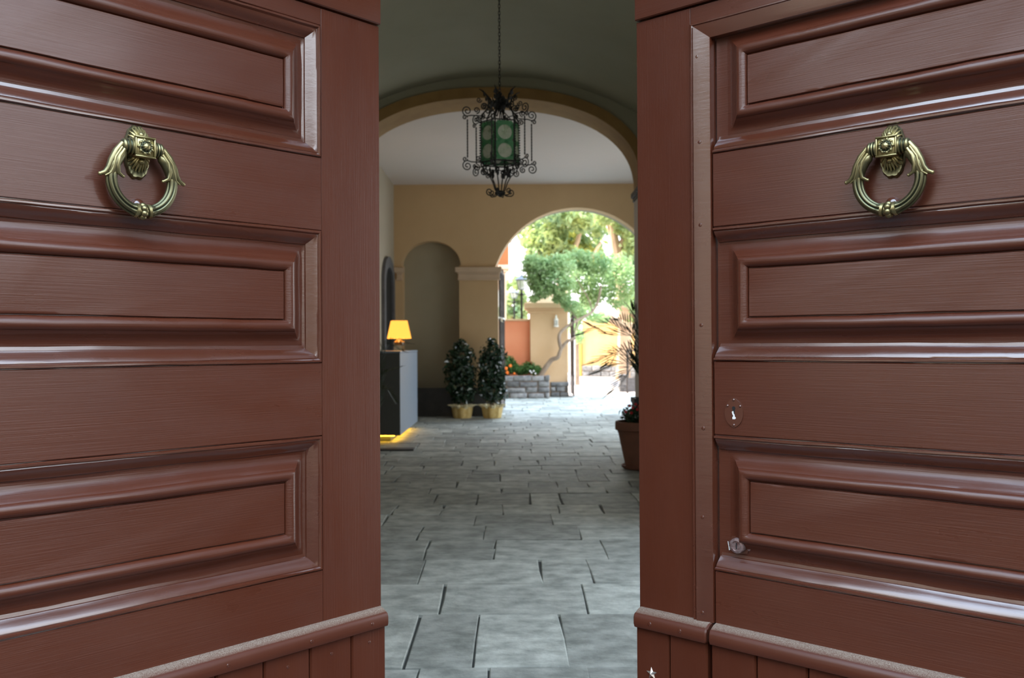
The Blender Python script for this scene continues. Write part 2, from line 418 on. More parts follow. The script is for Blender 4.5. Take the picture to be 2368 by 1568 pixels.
# rib wall between the bays, ochre stone arch
RX, RA, RB, RZ = -.24, 1.80, 1.05, 3.34
def rib(a_, b_, x0, x1, ztop):
    o_ = arc(RX, RZ, a_, b_, 48, ex=2.3)
    return [(x0, 0), (RX-a_, 0)] + o_ + [(RX+a_, 0), (x1, 0), (x1, ztop), (x0, ztop)]
m = MB(); m.prism(rib(RA+.10, RB+.115, -2.95, 3.3, 5.1), 11.0, 11.52)
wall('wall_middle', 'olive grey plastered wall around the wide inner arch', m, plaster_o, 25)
inner = arc(RX, RZ, RA, RB, 48, ex=2.3); outer = arc(RX, RZ, RA+.115, RB+.13, 48, ex=2.3)
m = MB(); m.prism([(RX-RA-.115, RZ-.02)] + outer + [(RX+RA+.115, RZ-.02), (RX+RA, RZ-.02)] + inner[::-1] + [(RX-RA, RZ-.02)], 10.965, 11.545)
tag(m.build('trim_1', ochre, ang=25), 'ochre stone archivolt of the wide inner arch', 'arch trim', kind='structure')
# jambs of the rib (pale colour stands in for light on them) with impost blocks
for sgn, nm in ((-1, 'left'), (1, 'right')):
    xj = RX+sgn*RA
    m = MB(); x0, x1 = sorted((xj, xj+sgn*.115)); m.box(x0, x1, 10.98, 11.54, 0, RZ-.14)
    wall('wall_jamb_'+nm, 'plastered %s jamb of the inner arch, its light put in as pale colour' % nm, m, plaster_w)
    m = MB(); prof = [(-.05, 0), (-.05, .05), (-.015, .09), (-.015, .14)]
    x0, x1 = sorted((xj-sgn*.035, xj+sgn*.14)); m.cbox(x0, x1, 10.93, 11.58, RZ-.09, RZ-.02, .01)
    x0, x1 = sorted((xj-sgn*.015, xj+sgn*.14)); m.cbox(x0, x1, 10.95, 11.56, RZ-.14, RZ-.09, .006)
    tag(m.build('trim_%d' % (3 if sgn < 0 else 2), dado_m), 'dark stone impost on the %s jamb of the inner arch' % nm, 'impost', kind='structure')
# second bay
BY = 17.9
m = MB(); m.box(-2.62, -2.32, 11.52, 18.4, 0, 4.7); wall('wall_inner_left', 'cream plastered left wall behind the reception counter', m, plaster_l)
side = arc(14.6, 2.4, 1.45, .8, 24)  # unseen arch added so daylight reaches the counter side
m = MB(); poly = [(11.52, 0), (13.15, 0)] + side + [(16.05, 0), (18.4, 0), (18.4, 4.7), (11.52, 4.7)]
Mr = Matrix(((0, 1, 0, 0), (1, 0, 0, 0), (0, 0, 1, 0), (0, 0, 0, 1)))   # (x,y,z)->(y,x,z)
m.prism(poly, 3.3, 3.6, Mr)
tag(m.build('wall_inner_right', plaster_l, flip=True), 'cream plastered right wall with an added unseen side arch for light', 'wall', kind='structure')
m = MB(); m.box(-2.7, 3.7, 11.52, 18.4, 4.57, 4.8)
tag(m.build('ceiling_inner', plaster_w), 'flat white ceiling of the inner bay', 'ceiling', kind='structure')
# back wall with the garden arch and a blind niche
AC = at(1335, 679, BY); AR = 199/F*BY; SPR = at(1150, 617, BY).z
dxs = sqrt(AR*AR-(SPR-AC.z)**2); a0 = pi-math.asin((SPR-AC.z)/AR); a1 = pi-a0
JL, JR = at(1152, 700, BY).x, AC.x+dxs
arc_g = [(AC.x+AR*cos(a0+(a1-a0)*i/40), AC.z+AR*sin(a0+(a1-a0)*i/40)) for i in range(41)]
NX = at(997, 600, BY).x; NA = .58; NZ = at(997, 614, BY).z; NB = at(997, 557, BY).z-NZ
arc_n = arc(NX, NZ, NA, NB, 28)
gopen = [(JL, 0), (JL, SPR-.02), (AC.x-dxs, SPR-.02)] + arc_g + [(JR, 0)]
m = MB(); m.prism([(-2.6, 0), (NX-NA+.02, 0), (NX-NA+.02, NZ)] + arc_n + [(NX+NA-.03, NZ), (NX+NA-.03, 0)] + gopen + [(3.6, 0), (3.6, 4.7), (-2.6, 4.7)], BY, BY+.3)
bw = wall('wall_back', 'beige plastered end wall with the garden arch and a blind niche', m, plaster_b, 25)
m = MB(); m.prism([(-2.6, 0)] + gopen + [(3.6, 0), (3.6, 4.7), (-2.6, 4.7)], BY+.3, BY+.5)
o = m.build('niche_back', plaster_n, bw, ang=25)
# building mass above
m = MB(); m.box(-13, 3.7, 1.66, 18.4, 5.1, 18.0); wall('wall_upper_storey', 'upper storey of the building over the passage', m, fac_m)
m = MB(); m.box(-13, -2.7, 18.0, 18.4, 0, 5.1); wall('wall_garden_side', 'garden side wall left of the arch', m, fac_m)
m = MB(); m.box(-8.0, -1.15, 18.5, 26.3, 0, 9.5); wall('wall_added_shading_wing', 'unseen side wing added to shade the near part of the courtyard', m, fac_m)  # unseen block added to keep the sun off the near courtyard
# imposts
def impost(name, label, xa, xb, za, zb):
    mb = MB(); h = zb-za
    mb.cbox(xa, xb, BY-.075, BY+.02, za+h*.60, zb, .008); mb.cbox(xa+.045, xb-.03, BY-.05, BY+.02, za+h*.48, za+h*.60, .006)
    mb.cbox(xa+.055, xb-.04, BY-.04, BY+.02, za+.03, za+h*.48, .006); mb.cbox(xa+.045, xb-.03, BY-.05, BY+.02, za, za+.035, .006)
    tag(mb.build(name, impost_m), label, 'impost', kind='structure')
zi0, zi1 = at(1100, 648, BY).z, at(1100, 618, BY).z
impost('trim_4', 'moulded stone impost on the pier beside the garden arch', at(1053, 630, BY).x, at(1160, 630, BY).x, zi0, zi1)
impost('trim_5', 'moulded stone impost at the left end of the back wall', -2.32, at(935, 630, BY).x, zi0, zi1)
m = MB()
DZ = at(1000, 897, BY).z
m.cbox(-2.32, JL-.002, BY-.03, BY+.02, 0, DZ, .006)
m.box(NX-NA+.02, NX+NA-.03, BY-.031, BY-.029, 0, .01)
tag(m.build('baseboard_back', dado_m), 'dark stone dado along the foot of the end wall', 'dado', kind='structure')
m = MB(); m.box(-2.325, -2.29, 11.6, 16.1, 0, .5)
tag(m.build('baseboard_left', dado_m), 'dark stone dado along the inner left wall', 'dado', kind='structure')
# lava stone doorway in the left wall
m = MB(); d0, d1, dz = 16.15, 17.6, 3.05
oa = arc((d0+d1)/2, 2.55, (d1-d0)/2, dz-2.55, 20); ia = arc((d0+d1)/2, 2.50, (d1-d0)/2-.2, dz-.2-2.50, 20)
m.prism([(d0, 0)] + [(d0, 2.5)] + oa + [(d1, 0), (d1-.2, 0), (d1-.2, 2.5)] + ia[::-1] + [(d0+.2, 2.5), (d0+.2, 0)], -2.325, -2.26, Mr)
dr = m.build('door_3', lava, flip=True)
m = MB(); m.prism([(d0+.2, 0)] + [(d0+.2, 2.5)] + ia + [(d1-.2, 0)], -2.33, -2.30, Mr)
m.build('opening', black, dr, flip=True)
tag(dr, 'dark arched doorway with a grey stone surround in the left wall', 'doorway', kind='structure')
# ------------------------------------------------------------------ the double door
# local frame of a leaf: s along the leaf from its free edge, o outward (towards the street), z up
EZ = EYE
class Leaf:
    def __init__(s, root, sg): s.root = root; s.sg = sg
    def fin(s, mb, name, m_, parent=None, ang=32):
        if s.sg < 0: mb.v = [(-a, b, c) for a, b, c in mb.v]
        return mb.build(name, m_, parent or s.root, ang=ang, flip=s.sg < 0)
MOULD = [(0, -.0055), (.0018, -.0055), (.0024, .0015), (.0045, .0042), (.0085, .0042), (.0105, .0010), (.0118, -.0018), (.0135, -.0012), (.018, -.0025),
         (.025, -.0070), (.032, -.0130), (.037, -.0175), (.0390, -.0185), (.0402, -.0228), (.048, -.0245)]
FIELD = [(.049, -.024), (.056, -.0235), (.062, -.0215), (.068, -.0175), (.074, -.0115), (.079, -.0065), (.0835, -.0035), (.0845, -.001),
         (.088, .0035), (.093, .0062), (.099, .0070), (.105, .0055), (.110, .0022), (.1135, -.0028), (.1148, -.0085), (.1165, -.0088), (.1172, -.0030), (.1185, -.0018), (.124, -.0018)]
def wob(p, seed, amp):
    a = noise.noise(Vector((p[0]*5.5, p[2]*9, seed)))*amp + noise.noise(Vector((p[0]*17, p[2]*23, seed+5)))*amp*.35
    return a
def ring(mb, s0, s1, z0, z1, prof, seed, amp=.0023, cap=False):
    ns = max(8, int((s1-s0)/.02)); nz = max(6, int((z1-z0)/.02))
    loops = []
    for q, (i, o) in enumerate(prof):
        a, b, c, d = s0+i, s1-i, z0+i, z1-i
        L = [(a+(b-a)*k/ns, c) for k in range(ns)] + [(b, c+(d-c)*k/nz) for k in range(nz)] + \
            [(b-(b-a)*k/ns, d) for k in range(ns)] + [(a, d-(d-c)*k/nz) for k in range(nz)]
        pts = []
        for s_, z_ in L:
            w = wob((s_, 0, z_), seed+q*.18, amp)*(0 if q in (0,) or (cap and q == len(prof)-1) else 1)
            w2 = wob((s_, 0, z_), seed+40+q*.12, amp)*(0 if q in (0,) or (cap and q == len(prof)-1) else 1)
            pts.append((s_, o+w*.5, z_+w2*.8))
        loops.append(pts)
    K = len(loops[0]); vs_ = [p for l in loops for p in l]; fs = []
    for i in range(len(loops)-1):
        for k in range(K):
            l = (k+1) % K
            fs.append((i*K+k, i*K+l, (i+1)*K+l, (i+1)*K+k))
    if cap: fs.append(tuple((len(loops)-1)*K+k for k in range(K)))
    mb.add(vs_, fs)
def strip(mb, s0, s1, zedge, zdir, prof, seed, amp=.0023, mit=.15):
    """straight moulding along s; inset grows in the direction zdir from zedge"""
    ns = int((s1-s0)/.02); vs_ = []; P = len(prof)
    for k in range(ns+1):
        for q, (i, o) in enumerate(prof):
            sa = s0+i*mit
            s_ = sa+(s1-sa)*k/ns; z_ = zedge+zdir*i
            w = 0 if q == 0 else 1
            vs_.append((s_, o+wob((s_, 0, z_), seed+q*.18, amp)*.5*w, z_+wob((s_, 0, z_), seed+40+q*.12, amp)*.8*w))
    fs = []
    for k in range(ns):
        for q in range(P-1):
            f = (k*P+q, (k+1)*P+q, (k+1)*P+q+1, k*P+q+1)
            fs.append(f if zdir > 0 else f[::-1])
    # end face closing the moulding down to the recess
    b = len(vs_); vs_.append((s0+prof[-1][0]*mit, -.03, zedge+zdir*prof[-1][0])); vs_.append((s0, -.03, zedge))
    e = tuple(range(P)) + (b, b+1); fs.append(e[::-1] if zdir < 0 else e)
    mb.add(vs_, fs)
PAN = [(EZ+.508, EZ+.868), (EZ-.047, EZ+.312), (EZ-.606, EZ-.242)]     # outer z ranges of the three panels
SE, HS = .199, 1.14                                                    # inner edge of the free stile, outer edge of the hinge stile
JT = EZ+.918; LT = EZ-.745; W = 1.30
def board(mb, s0, s1, z0, z1, o=.018, g=.004, th=.045):
    """vertical plank with chamfered edges"""
    mb.add([(s0, o-th, z0), (s1, o-th, z0), (s1, o-.006, z0), (s1-g, o, z0), (s0+g, o, z0), (s0, o-.006, z0),
            (s0, o-th, z1), (s1, o-th, z1), (s1, o-.006, z1), (s1-g, o, z1), (s0+g, o, z1), (s0, o-.006, z1)],
           [(0,1,2,3,4,5), (11,10,9,8,7,6), (0,6,7,1), (1,7,8,2), (2,8,9,3), (3,9,10,4), (4,10,11,5), (5,11,6,0)])
LEDGE = [(0, LT+.002), (.012, LT-.001), (.026, LT-.008), (.032, LT-.013), (.036, LT-.022), (.0365, LT-.040), (.034, LT-.047), (.028, LT-.050), (.0, LT-.050), (-.02, LT-.05), (-.02, LT+.002)]
def ledge(mb, s0, s1, seed):
    ns = max(4, int((s1-s0)/.03)); P = len(LEDGE); vs_ = []; fs = []
    ss = [s0, s0+.004] + [s0+.01+(s1-s0-.02)*k/ns for k in range(ns+1)] + [s1-.004, s1]
    for k, s_ in enumerate(ss):
        e = .004 if k in (0, len(ss)-1) else 0
        for q, (o, z) in enumerate(LEDGE):
            w = wob((s_, 0, z), seed+q*.1, .0012) if 0 < o else 0
            zz = z-e if q < 3 else (z+e if 6 <= q <= 8 else z)
            vs_.append((s_, o-e*(1 if q > 1 and q < 8 else 0)+w*.5, zz+w*.6))
    for k in range(len(ss)-1):
        for q in range(P):
            l = (q+1) % P; fs.append((k*P+q, k*P+l, (k+1)*P+l, (k+1)*P+q))
    fs.append(tuple(range(P))[::-1]); fs.append(tuple((len(ss)-1)*P+q for q in range(P)))
    # profile runs clockwise; reverse everything so that normals point out
    mb.add(vs_, [f for f in fs])
def slab(mb, s0, s1, z0, z1, o0=-.055, o1=0, b=.0012): mb.cbox(s0, s1, o0, o1, z0, z1, b)
star_m = mat('polished_star_metal', (.72, .70, .66), .28, .9)
def star(L, s_, z_, parent):
    mb = MB(); pts = []
    for k in range(10):
        r = .0178 if k % 2 == 0 else .0075; a = pi/2+pi*k/5+.08
        pts.append((s_+r*cos(a), .0182, z_+r*sin(a)))
    vs_ = pts+[(s_, .026, z_)]; fs = [((k+1) % 10, k, 10) for k in range(10)]
    vs_ += [(p[0], .016, p[2]) for p in pts]; fs += [(k, (k+1) % 10, 11+(k+1) % 10, 11+k) for k in range(10)]
    mb.add(vs_, fs); o = L.fin(mb, 'star_stud', star_m, parent, ang=5); o['label'] = 'small five-pointed metal star'
    return o
def screw(L, s_, z_, o_, parent, r=.0048):
    mb = MB(); M_ = Matrix.Translation((s_, o_, z_)) @ Matrix.Rotation(-pi/2, 4, 'X')
    mb.lathe([(r+.0008, -.001), (r+.0004, .0004), (r, .0009), (r*.6, .0013), (0, .0014)], 14, M_)
    return L.fin(mb, 'screw', paint_m, parent)
# ---- knocker
def knocker(L, parent, tilt):
    S, Z = .708, EZ+.451
    P = lambda ds, o, dz: (S+ds, o, Z+dz)
    # back plate with shell ends (child of the door), then ring and striker as its sub-parts
    mb = MB(); n = 48; rings = [(1.0, .0), (1.0, .004), (.93, .0095), (.80, .0085), (.60, .014), (.38, .022), (.15, .027)]
    vs_ = []
    for q, (k, o) in enumerate(rings):
        for i in range(n):
            a = 2*pi*i/n
            flute = 1+.10*cos(a*22)*(k > .3)*(abs(sin(a)) > .35)
            cut = 1+(.045*abs(cos(a*7)))*(q < 3)
            x = .0285*k*math.copysign(abs(cos(a))**.75, cos(a))*cut; z = .0600*k*math.copysign(abs(sin(a))**.9, sin(a))*cut
            vs_.append(P(x, o*flute, z-.0055))
    fs = []
    for q in range(len(rings)-1):
        for i in range(n):
            l = (i+1) % n; fs.append((q*n+l, q*n+i, (q+1)*n+i, (q+1)*n+l))
    fs.append(tuple((len(rings)-1)*n+i for i in range(n))[::-1])
    mb.add(vs_, fs)
    for sz in (1, -1):                       # raised shell ribs
        for k in range(9):
            a = pi/2+(k-4)*.30; r0, r1 = .012, .034
            bz = .024 if sz > 0 else -.024
            pts = [P(cos(a)*r0*.9, .027, bz*.6+sz*sin(a)*r0), P(cos(a)*(r0+r1)/2*.85, .0225, bz*.7+sz*sin(a)*(r0+r1)/2), P(cos(a)*r1*.75, .012, bz*.72+sz*sin(a)*r1)]
            mb.tube(pts, [.0022, .0032, .0016], 6)
        mb.ball(P(0, .026, (.030 if sz > 0 else -.030)), .0075, 10)
    # square block
    mb.cbox(S-.0205, S+.0205, .010, .047, Z-.0235, Z+.0235, .003)
    for a, b, c, d in ((-.024, .024, -.024, -.0195), (-.024, .024, .0195, .024), (-.024, -.0195, -.0195, .0195), (.0195, .024, -.0195, .0195)):
        mb.cbox(S+a, S+b, .043, .0505, Z+c, Z+d, .0014)
    plate = L.fin(mb, 'door_knocker', brass_k, parent, ang=50)
    plate['label'] = 'aged brass ring door knocker with a shell back plate'
    mb = MB(); M_ = Matrix.Translation(P(0, .0472, 0)) @ Matrix.Rotation(-pi/2, 4, 'X')
    mb.lathe([(.0175, 0), (.0175, .003), (.0145, .0045), (.0115, .0035), (.0095, .005), (.0085, .0085), (.005, .0115), (0, .0125)], 54, M_,
             rf=lambda a, r, z: r*(1+(.10 if r > .012 else .07)*cos(9*a)))
    for k in range(9):
        a = 2*pi*k/9; mb.ball((S+.0150*cos(a), .0505, Z+.0150*sin(a)), .0030, 8)
    L.fin(mb, 'rosette', brass_k, plate, ang=60)
    # ring
    mb = MB()
    for sg in (-1, 1):                       # barrels with collars
        M_ = Matrix.Translation(P(sg*.0235, .030, 0)) @ Matrix.Rotation(sg*pi/2, 4, 'Y')
        mb.lathe([(.0165, 0), (.0195, .001), (.0195, .0045), (.0172, .0055), (.0165, .0075), (.0182, .0085), (.0182, .0115), (.0160, .0125), (.0150, .0145),
                  (.0165, .0155), (.0165, .020), (.0130, .0235), (.0075, .0255), (.0065, .0275), (.003, .029), (0, .0295)], 24, M_)
    CZ = -.0735; R0 = .0705; OY = .031
    def pt(a, dr=0, do=0):                   # a: angle from straight down
        return P((R0+dr)*sin(a), OY+do, CZ-(R0+dr)*cos(a))
    for sg in (-1, 1):
        # fluted lower body from the leaves to the bottom collar
        pts = [pt(sg*(.20+(1.72-.20)*k/26)) for k in range(27)]
        prof = []
        for k in range(36):
            a = 2*pi*k/36; r = .0126*(1-.30*max(0, cos(6*a))**2.2+.03)
            prof.append((r*cos(a), r*sin(a)))
        mb.tube(pts, [1.12]*3+[1.0]*24, prof=prof, up=(0, 1, 0))
        # leaf sleeve from barrel to leaf root
        pts = [P(sg*.043, OY, -.012), pt(sg*2.45, .002, .001), pt(sg*2.3, .002, .002), pt(sg*2.0, .001, .002), pt(sg*1.75, 0, .001), pt(sg*1.60, 0, 0)]
        mb.tube(pts, [.0085, .0120, .0135, .0140, .0125, .0095], 16, up=(0, 1, 0))
        # outer leaf with curled tip
        pts = [P(sg*.047, OY+.004, .004), P(sg*.062, OY+.006, -.016), P(sg*.073, OY+.007, -.038), P(sg*.079, OY+.006, -.055), P(sg*.086, OY+.005, -.066), P(sg*.0965, OY+.004, -.0705)]
        mb.tube(pts, [.006, .0078, .0075, .0062, .0060, .0042], 10, up=(0, 1, 0))
        mb.ball(P(sg*.0965, OY+.004, -.0705), .0048, 8)
        pts = [P(sg*.050, OY+.011, -.006), P(sg*.0655, OY+.013, -.030), P(sg*.070, OY+.0125, -.052), P(sg*.0745, OY+.010, -.066), P(sg*.086, OY+.007, -.0735)]
        mb.tube(pts, [.0025, .0034, .0034, .003, .002], 8, up=(0, 1, 0))
        # inner leaf
        pts = [P(sg*.044, OY+.008, -.010), P(sg*.056, OY+.011, -.028), P(sg*.0605, OY+.011, -.048), P(sg*.058, OY+.009, -.064), P(sg*.047, OY+.006, -.0705)]
        mb.tube(pts, [.0048, .0058, .0055, .0048, .0034], 10, up=(0, 1, 0))
        mb.ball(P(sg*.046, OY+.006, -.0705), .0038, 8)
        pts = [pt(sg*1.70, .003, .012), pt(sg*1.2, .002, .0125), pt(sg*.7, .002, .0125), pt(sg*.3, .001, .0125)]
        # collar near the bottom
        c0 = Vector(pt(sg*.20)); tdir = Vector((cos(sg*.20)*sg, 0, sin(sg*.2)*sg)).normalized()
        mb.tube([c0-tdir*.004, c0-tdir*.003, c0+tdir*.003, c0+tdir*.004], [.0135, .0165, .0165, .0135], 20, up=(0, 1, 0))
    mb.tube([pt(-.16), pt(0), pt(.16)], [.0115, .0115, .0115], 16, up=(0, 1, 0))
    for k in range(7):                       # beads around the bottom
        a = 2*pi*k/7+.45
        c0 = Vector(pt(0)); off = Vector((0, cos(a)*.0125, sin(a)*.0125)); mb.ball(c0+off, .0078, 12, sq=(1.05, 1, 1))
    o = L.fin(mb, 'ring', brass_k, plate, ang=60)
    # striker knob on the door
    mb = MB(); M_ = Matrix.Translation(P(0, -.001, -.128)) @ Matrix.Rotation(-pi/2, 4, 'X')
    mb.lathe([(.017, 0), (.017, .005), (.0155, .011), (.011, .016), (.005, .0185), (0, .019)], 20, M_)
    L.fin(mb, 'striker_stud', paint_m, plate)
DL = Vector((-.68280, -.73061)); DR = Vector((.75103, -.66027))
PL, PR = Vector((-.37762, 2.6)), Vector((.35897, 2.58162))
# ---- left leaf
door1 = empty('door_1', (PL.x, PL.y, 0), atan2(DL.y, DL.x))
tag(door1, 'left leaf of the brown panelled double door, standing ajar', 'door', kind='structure')
L1 = Leaf(door1, 1)
mb = MB(); mb.box(.03, W-.02, -.052, -.0245, 0.02, 2.60); L1.fin(mb, 'core_board', paint_h)
mb = MB(); slab(mb, 0, SE-.0006, LT-.02, JT-.003); L1.fin(mb, 'stile', paint_v)
mb = MB(); slab(mb, HS+.0006, W, LT-.02, JT-.003); L1.fin(mb, 'stile', paint_v)
for z0, z1 in ((LT-.02, PAN[2][0]), (PAN[2][1], PAN[1][0]), (PAN[1][1], PAN[0][0]), (PAN[0][1], JT-.003)):
    mb = MB(); slab(mb, SE, HS, z0, z1); L1.fin(mb, 'rail', paint_h)
for k, (z0, z1) in enumerate(PAN):
    mb = MB(); ring(mb, SE, HS, z0, z1, MOULD, 3+k*7); L1.fin(mb, 'moulding', paint_m)
    mb = MB(); ring(mb, SE, HS, z0, z1, FIELD, 5+k*11, cap=True); L1.fin(mb, 'panel', paint_h)
mb = MB(); slab(mb, -.001, W, JT, 2.64, -.055, .010, .003); L1.fin(mb, 'top_rail', paint_h)
mb = MB(); ledge(mb, 0.0, W, 2); led1 = L1.fin(mb, 'ledge', paint_d)
for s_ in (.06, .26, .50, .75): screw(L1, s_, LT-.03, .0365, led1, .0042)
js = [-.003, .117, .252, .390, .522, .655, .79, .92, 1.05, 1.18, W]
for a, b in zip(js, js[1:]):
    mb = MB(); board(mb, a+.0012, b-.0012, .015, LT-.049); bd = L1.fin(mb, 'plank', paint_v)
    screw(L1, (a+b)/2, LT-.085, .018, bd, .004)
star(L1, .186, EZ-.9175, door1)
knocker(L1, door1, 0)
# ---- right leaf with its wicket door
door2 = empty('door_2', (PR.x, PR.y, 0), atan2(-DR.y, -DR.x))
tag(door2, 'right leaf of the brown panelled double door, with wicket door and locks', 'door', kind='structure')
L2 = Leaf(door2, -1)
WS = .2385                                  # left edge of the wicket
mb = MB(); mb.box(.03, .232, -.052, -.0245, 0.02, 2.60); L2.fin(mb, 'core_board', paint_v)
mb = MB(); slab(mb, 0, .1735, LT-.02, JT-.003); L2.fin(mb, 'stile', paint_v)
TR = [(0, -.02), (0, .004), (.0025, .0065), (.0065, .0065), (.009, .0035), (.0105, .0035), (.012, .0085), (.020, .0075), (.050, .0035), (.0585, .0015), (.0600, -.002), (.0600, -.034)]
# frame strip around the wicket: vertical run and mitred horizontal run
mb = MB(); P = len(TR); s_in = .1745; zt = PAN[0][1]
nz = 50; vs_ = []
for k in range(nz+1):
    for q, (i, o) in enumerate(TR):
        top = zt-i*.80; z_ = LT+.0005+(top-LT-.0005)*k/nz
        w = wob((3.0, 0, z_), 60+q*.15, .0012) if 0 < q < P-1 else 0
        vs_.append((s_in+i+w*.6, o+w*.4, z_))
fs = []
for k in range(nz):
    for q in range(P-1): fs.append((k*P+q, k*P+q+1, (k+1)*P+q+1, (k+1)*P+q))
mb.add(vs_, fs); stripo = L2.fin(mb, 'frame_strip', paint_m)
for s_, z_ in ((.196, .775), (.203, .5434), (.204, .320), (.205, .05), (.209, -.2265), (.205, -.4654), (.203, -.7216)): screw(L2, s_, EZ+z_, .0065, stripo, .0045)
mb = MB(); ns = 50; vs_ = []
for k in range(ns+1):
    for q, (i, o) in enumerate(TR):
        s0 = s_in+i; s_ = s0+(HS-s0)*k/ns; z_ = zt-i*.80
        w = wob((s_, 0, 3.0), 80+q*.15, .0012) if 0 < q < P-1 else 0
        vs_.append((s_, o+w*.4, z_+w*.6))
fs = []
for k in range(ns):
    for q in range(P-1): fs.append((k*P+q, k*P+q+1, (k+1)*P+q+1, (k+1)*P+q)[::-1])
mb.add(vs_, fs); L2.fin(mb, 'frame_strip', paint_m)
mb = MB(); slab(mb, .174, W, zt-.0005, JT-.003); L2.fin(mb, 'rail', paint_h)
mb = MB(); slab(mb, -.001, W, JT, 2.64, -.055, .010, .003); L2.fin(mb, 'top_rail', paint_h)
mb = MB(); slab(mb, HS+.0006, W, LT-.02, zt-.0006); L2.fin(mb, 'stile', paint_v)
# wicket: slab with rails, mouldings, panels as sub-parts
mb = MB(); mb.cbox(WS, W-.16, -.052, -.0245, .02, zt-.01, .001); wk = L2.fin(mb, 'wicket_door', paint_h)
wk['label'] = 'small inset door cut into the right leaf'
for z0, z1 in ((LT+.0, PAN[2][0]), (PAN[2][1], PAN[1][0]), (PAN[1][1], PAN[0][0])):
    mb = MB(); slab(mb, WS, HS, z0, z1, -.05, 0, .002); L2.fin(mb, 'rail', paint_h, wk)
for k, (z0, z1) in enumerate(PAN):
    if k: mb = MB(); strip(mb, WS+.001, HS, z1, -1, MOULD, 33+k*5); L2.fin(mb, 'moulding', paint_m, wk)
    mb = MB(); strip(mb, WS+.001, HS, z0, 1, MOULD, 51+k*5); L2.fin(mb, 'moulding', paint_m, wk)
    mb = MB(); ring(mb, .223, HS, z0, z1, FIELD, 15+k*11, cap=True); L2.fin(mb, 'panel', paint_h, wk)
mb = MB(); ledge(mb, 0.0, .2285, 12); led2 = L2.fin(mb, 'ledge', paint_d)
for s_ in (.055, .15): screw(L2, s_, LT-.03, .0365, led2, .0055)
mb = MB(); ledge(mb, .2365, HS, 17); led3 = L2.fin(mb, 'ledge', paint_d, wk)
for js, par in (([-.003, .106, .2235], None), ([.2335, .363, .500, .64, .78, .92, 1.05, HS], wk), ([HS, W], None)):
    for a, b in zip(js, js[1:]):
        mb = MB(); board(mb, a+.0012, b-.0012, .015, LT-.049); bd = L2.fin(mb, 'plank', paint_v, par)
star(L2, .050, EZ-.9175, door2)
knocker(L2, door2, 0)
# keyhole plate
def disc_poly(mb, pts, o0, o1):
    n = len(pts); mb.add([(a, o0, b) for a, b in pts] + [(a, o1, b) for a, b in pts],
                         [tuple(n+i for i in range(n))[::-1]] + [(i, n+i, n+(i+1) % n, (i+1) % n)[::-1] for i in range(n)])
KS, KZ = .2975, EZ-.1815
mb = MB(); pts = []
for k in range(40):
    a = 2*pi*k/40; r = 1+.07*max(0, cos(2*(a-pi/2)))**8
    pts.append((KS+.0265*cos(a)*r, KZ+.036*sin(a)*r))
disc_poly(mb, pts, -.001, .0026)
for a, b in ((0, .034), (-.018, .018), (.018, .018), (0, -.032)):
    M_ = Matrix.Translation((KS+a, .0025, KZ+b)) @ Matrix.Rotation(-pi/2, 4, 'X')
    mb.lathe([(.0036, -.001), (.0033, .0015), (.002, .0026), (0, .003)], 10, M_)
kp = L2.fin(mb, 'keyhole_plate', paint_m, wk); kp['label'] = 'painted shield-shaped keyhole plate'
mb = MB(); pts = [(KS+.0048*cos(a), KZ+.012+.0052*sin(a)) for a in [radians(-50+280*k/16) for k in range(17)]]
pts += [(KS-.0030, KZ-.004), (KS-.0045, KZ-.0145), (KS+.0045, KZ-.0145), (KS+.0026, KZ-.004)]
disc_poly(mb, pts, .0020, .0029)
L2.fin(mb, 'keyhole', black, wk)
mb = MB(); pts = [(KS-.0055, KZ+.003), (KS-.001, KZ+.005), (KS+.0005, KZ-.002), (KS+.0028, KZ-.005), (KS+.003, KZ-.009), (KS+.0065, KZ-.0135), (KS+.003, KZ-.0165), (KS-.0035, KZ-.0165), (KS-.004, KZ-.012), (KS-.001, KZ-.008), (KS-.004, KZ-.003)]
disc_poly(mb, pts[::-1], .0024, .0033)
L2.fin(mb, 'chipped_paint', chipped, wk)
# cylinder lock
YS, YZ = .3005, EZ-.5305
mb = MB(); pts = [(YS+.032*cos(a)*(1 if abs(cos(a)) > .5 else .82), YZ+.027*sin(a)) for a in [2*pi*k/6+.25 for k in range(6)]]
disc_poly(mb, pts, -.0245, -.0185); lp = L2.fin(mb, 'lock_plate', paint_m, wk)
mb = MB(); M_ = Matrix.Translation((YS, -.02, YZ)) @ Matrix.Rotation(-pi/2, 4, 'X')
mb.lathe([(.0205, 0), (.0205, .017), (.0190, .0195), (.0135, .021), (.0125, .0205), (.0120, .0185), (.0, .0185)], 32, M_)
o = L2.fin(mb, 'lock_cylinder', worn, wk); o['label'] = 'round worn metal lock with a key slot'
mb = MB(); mb.box(YS-.0016, YS+.0016, -.0016, -.0009, YZ-.008, YZ+.008); L2.fin(mb, 'key_slot', black, wk)
for a, b in ((-.026, .004), (.027, -.008)):
    mb = MB(); M_ = Matrix.Translation((YS+a, -.0186, YZ+b)) @ Matrix.Rotation(-pi/2, 4, 'X')
    mb.lathe([(.0042, -.001), (.0042, .001), (.003, .0013), (.0028, .0004), (0, .0004)], 12, M_); L2.fin(mb, 'screw', worn, wk)
mb = MB(); disc_poly(mb, [(YS-.036, YZ+.004), (YS-.0345, YZ+.004), (YS-.029, YZ-.018), (YS-.032, YZ-.019)][::-1], -.0225, -.0215)
disc_poly(mb, [(YS-.010, YZ+.0300), (YS-.001, YZ+.0335), (YS+.010, YZ+.0285), (YS+.009, YZ+.0272), (YS-.001, YZ+.0320)][::-1], -.0225, -.0218)
L2.fin(mb, 'chipped_paint', chipped, wk)
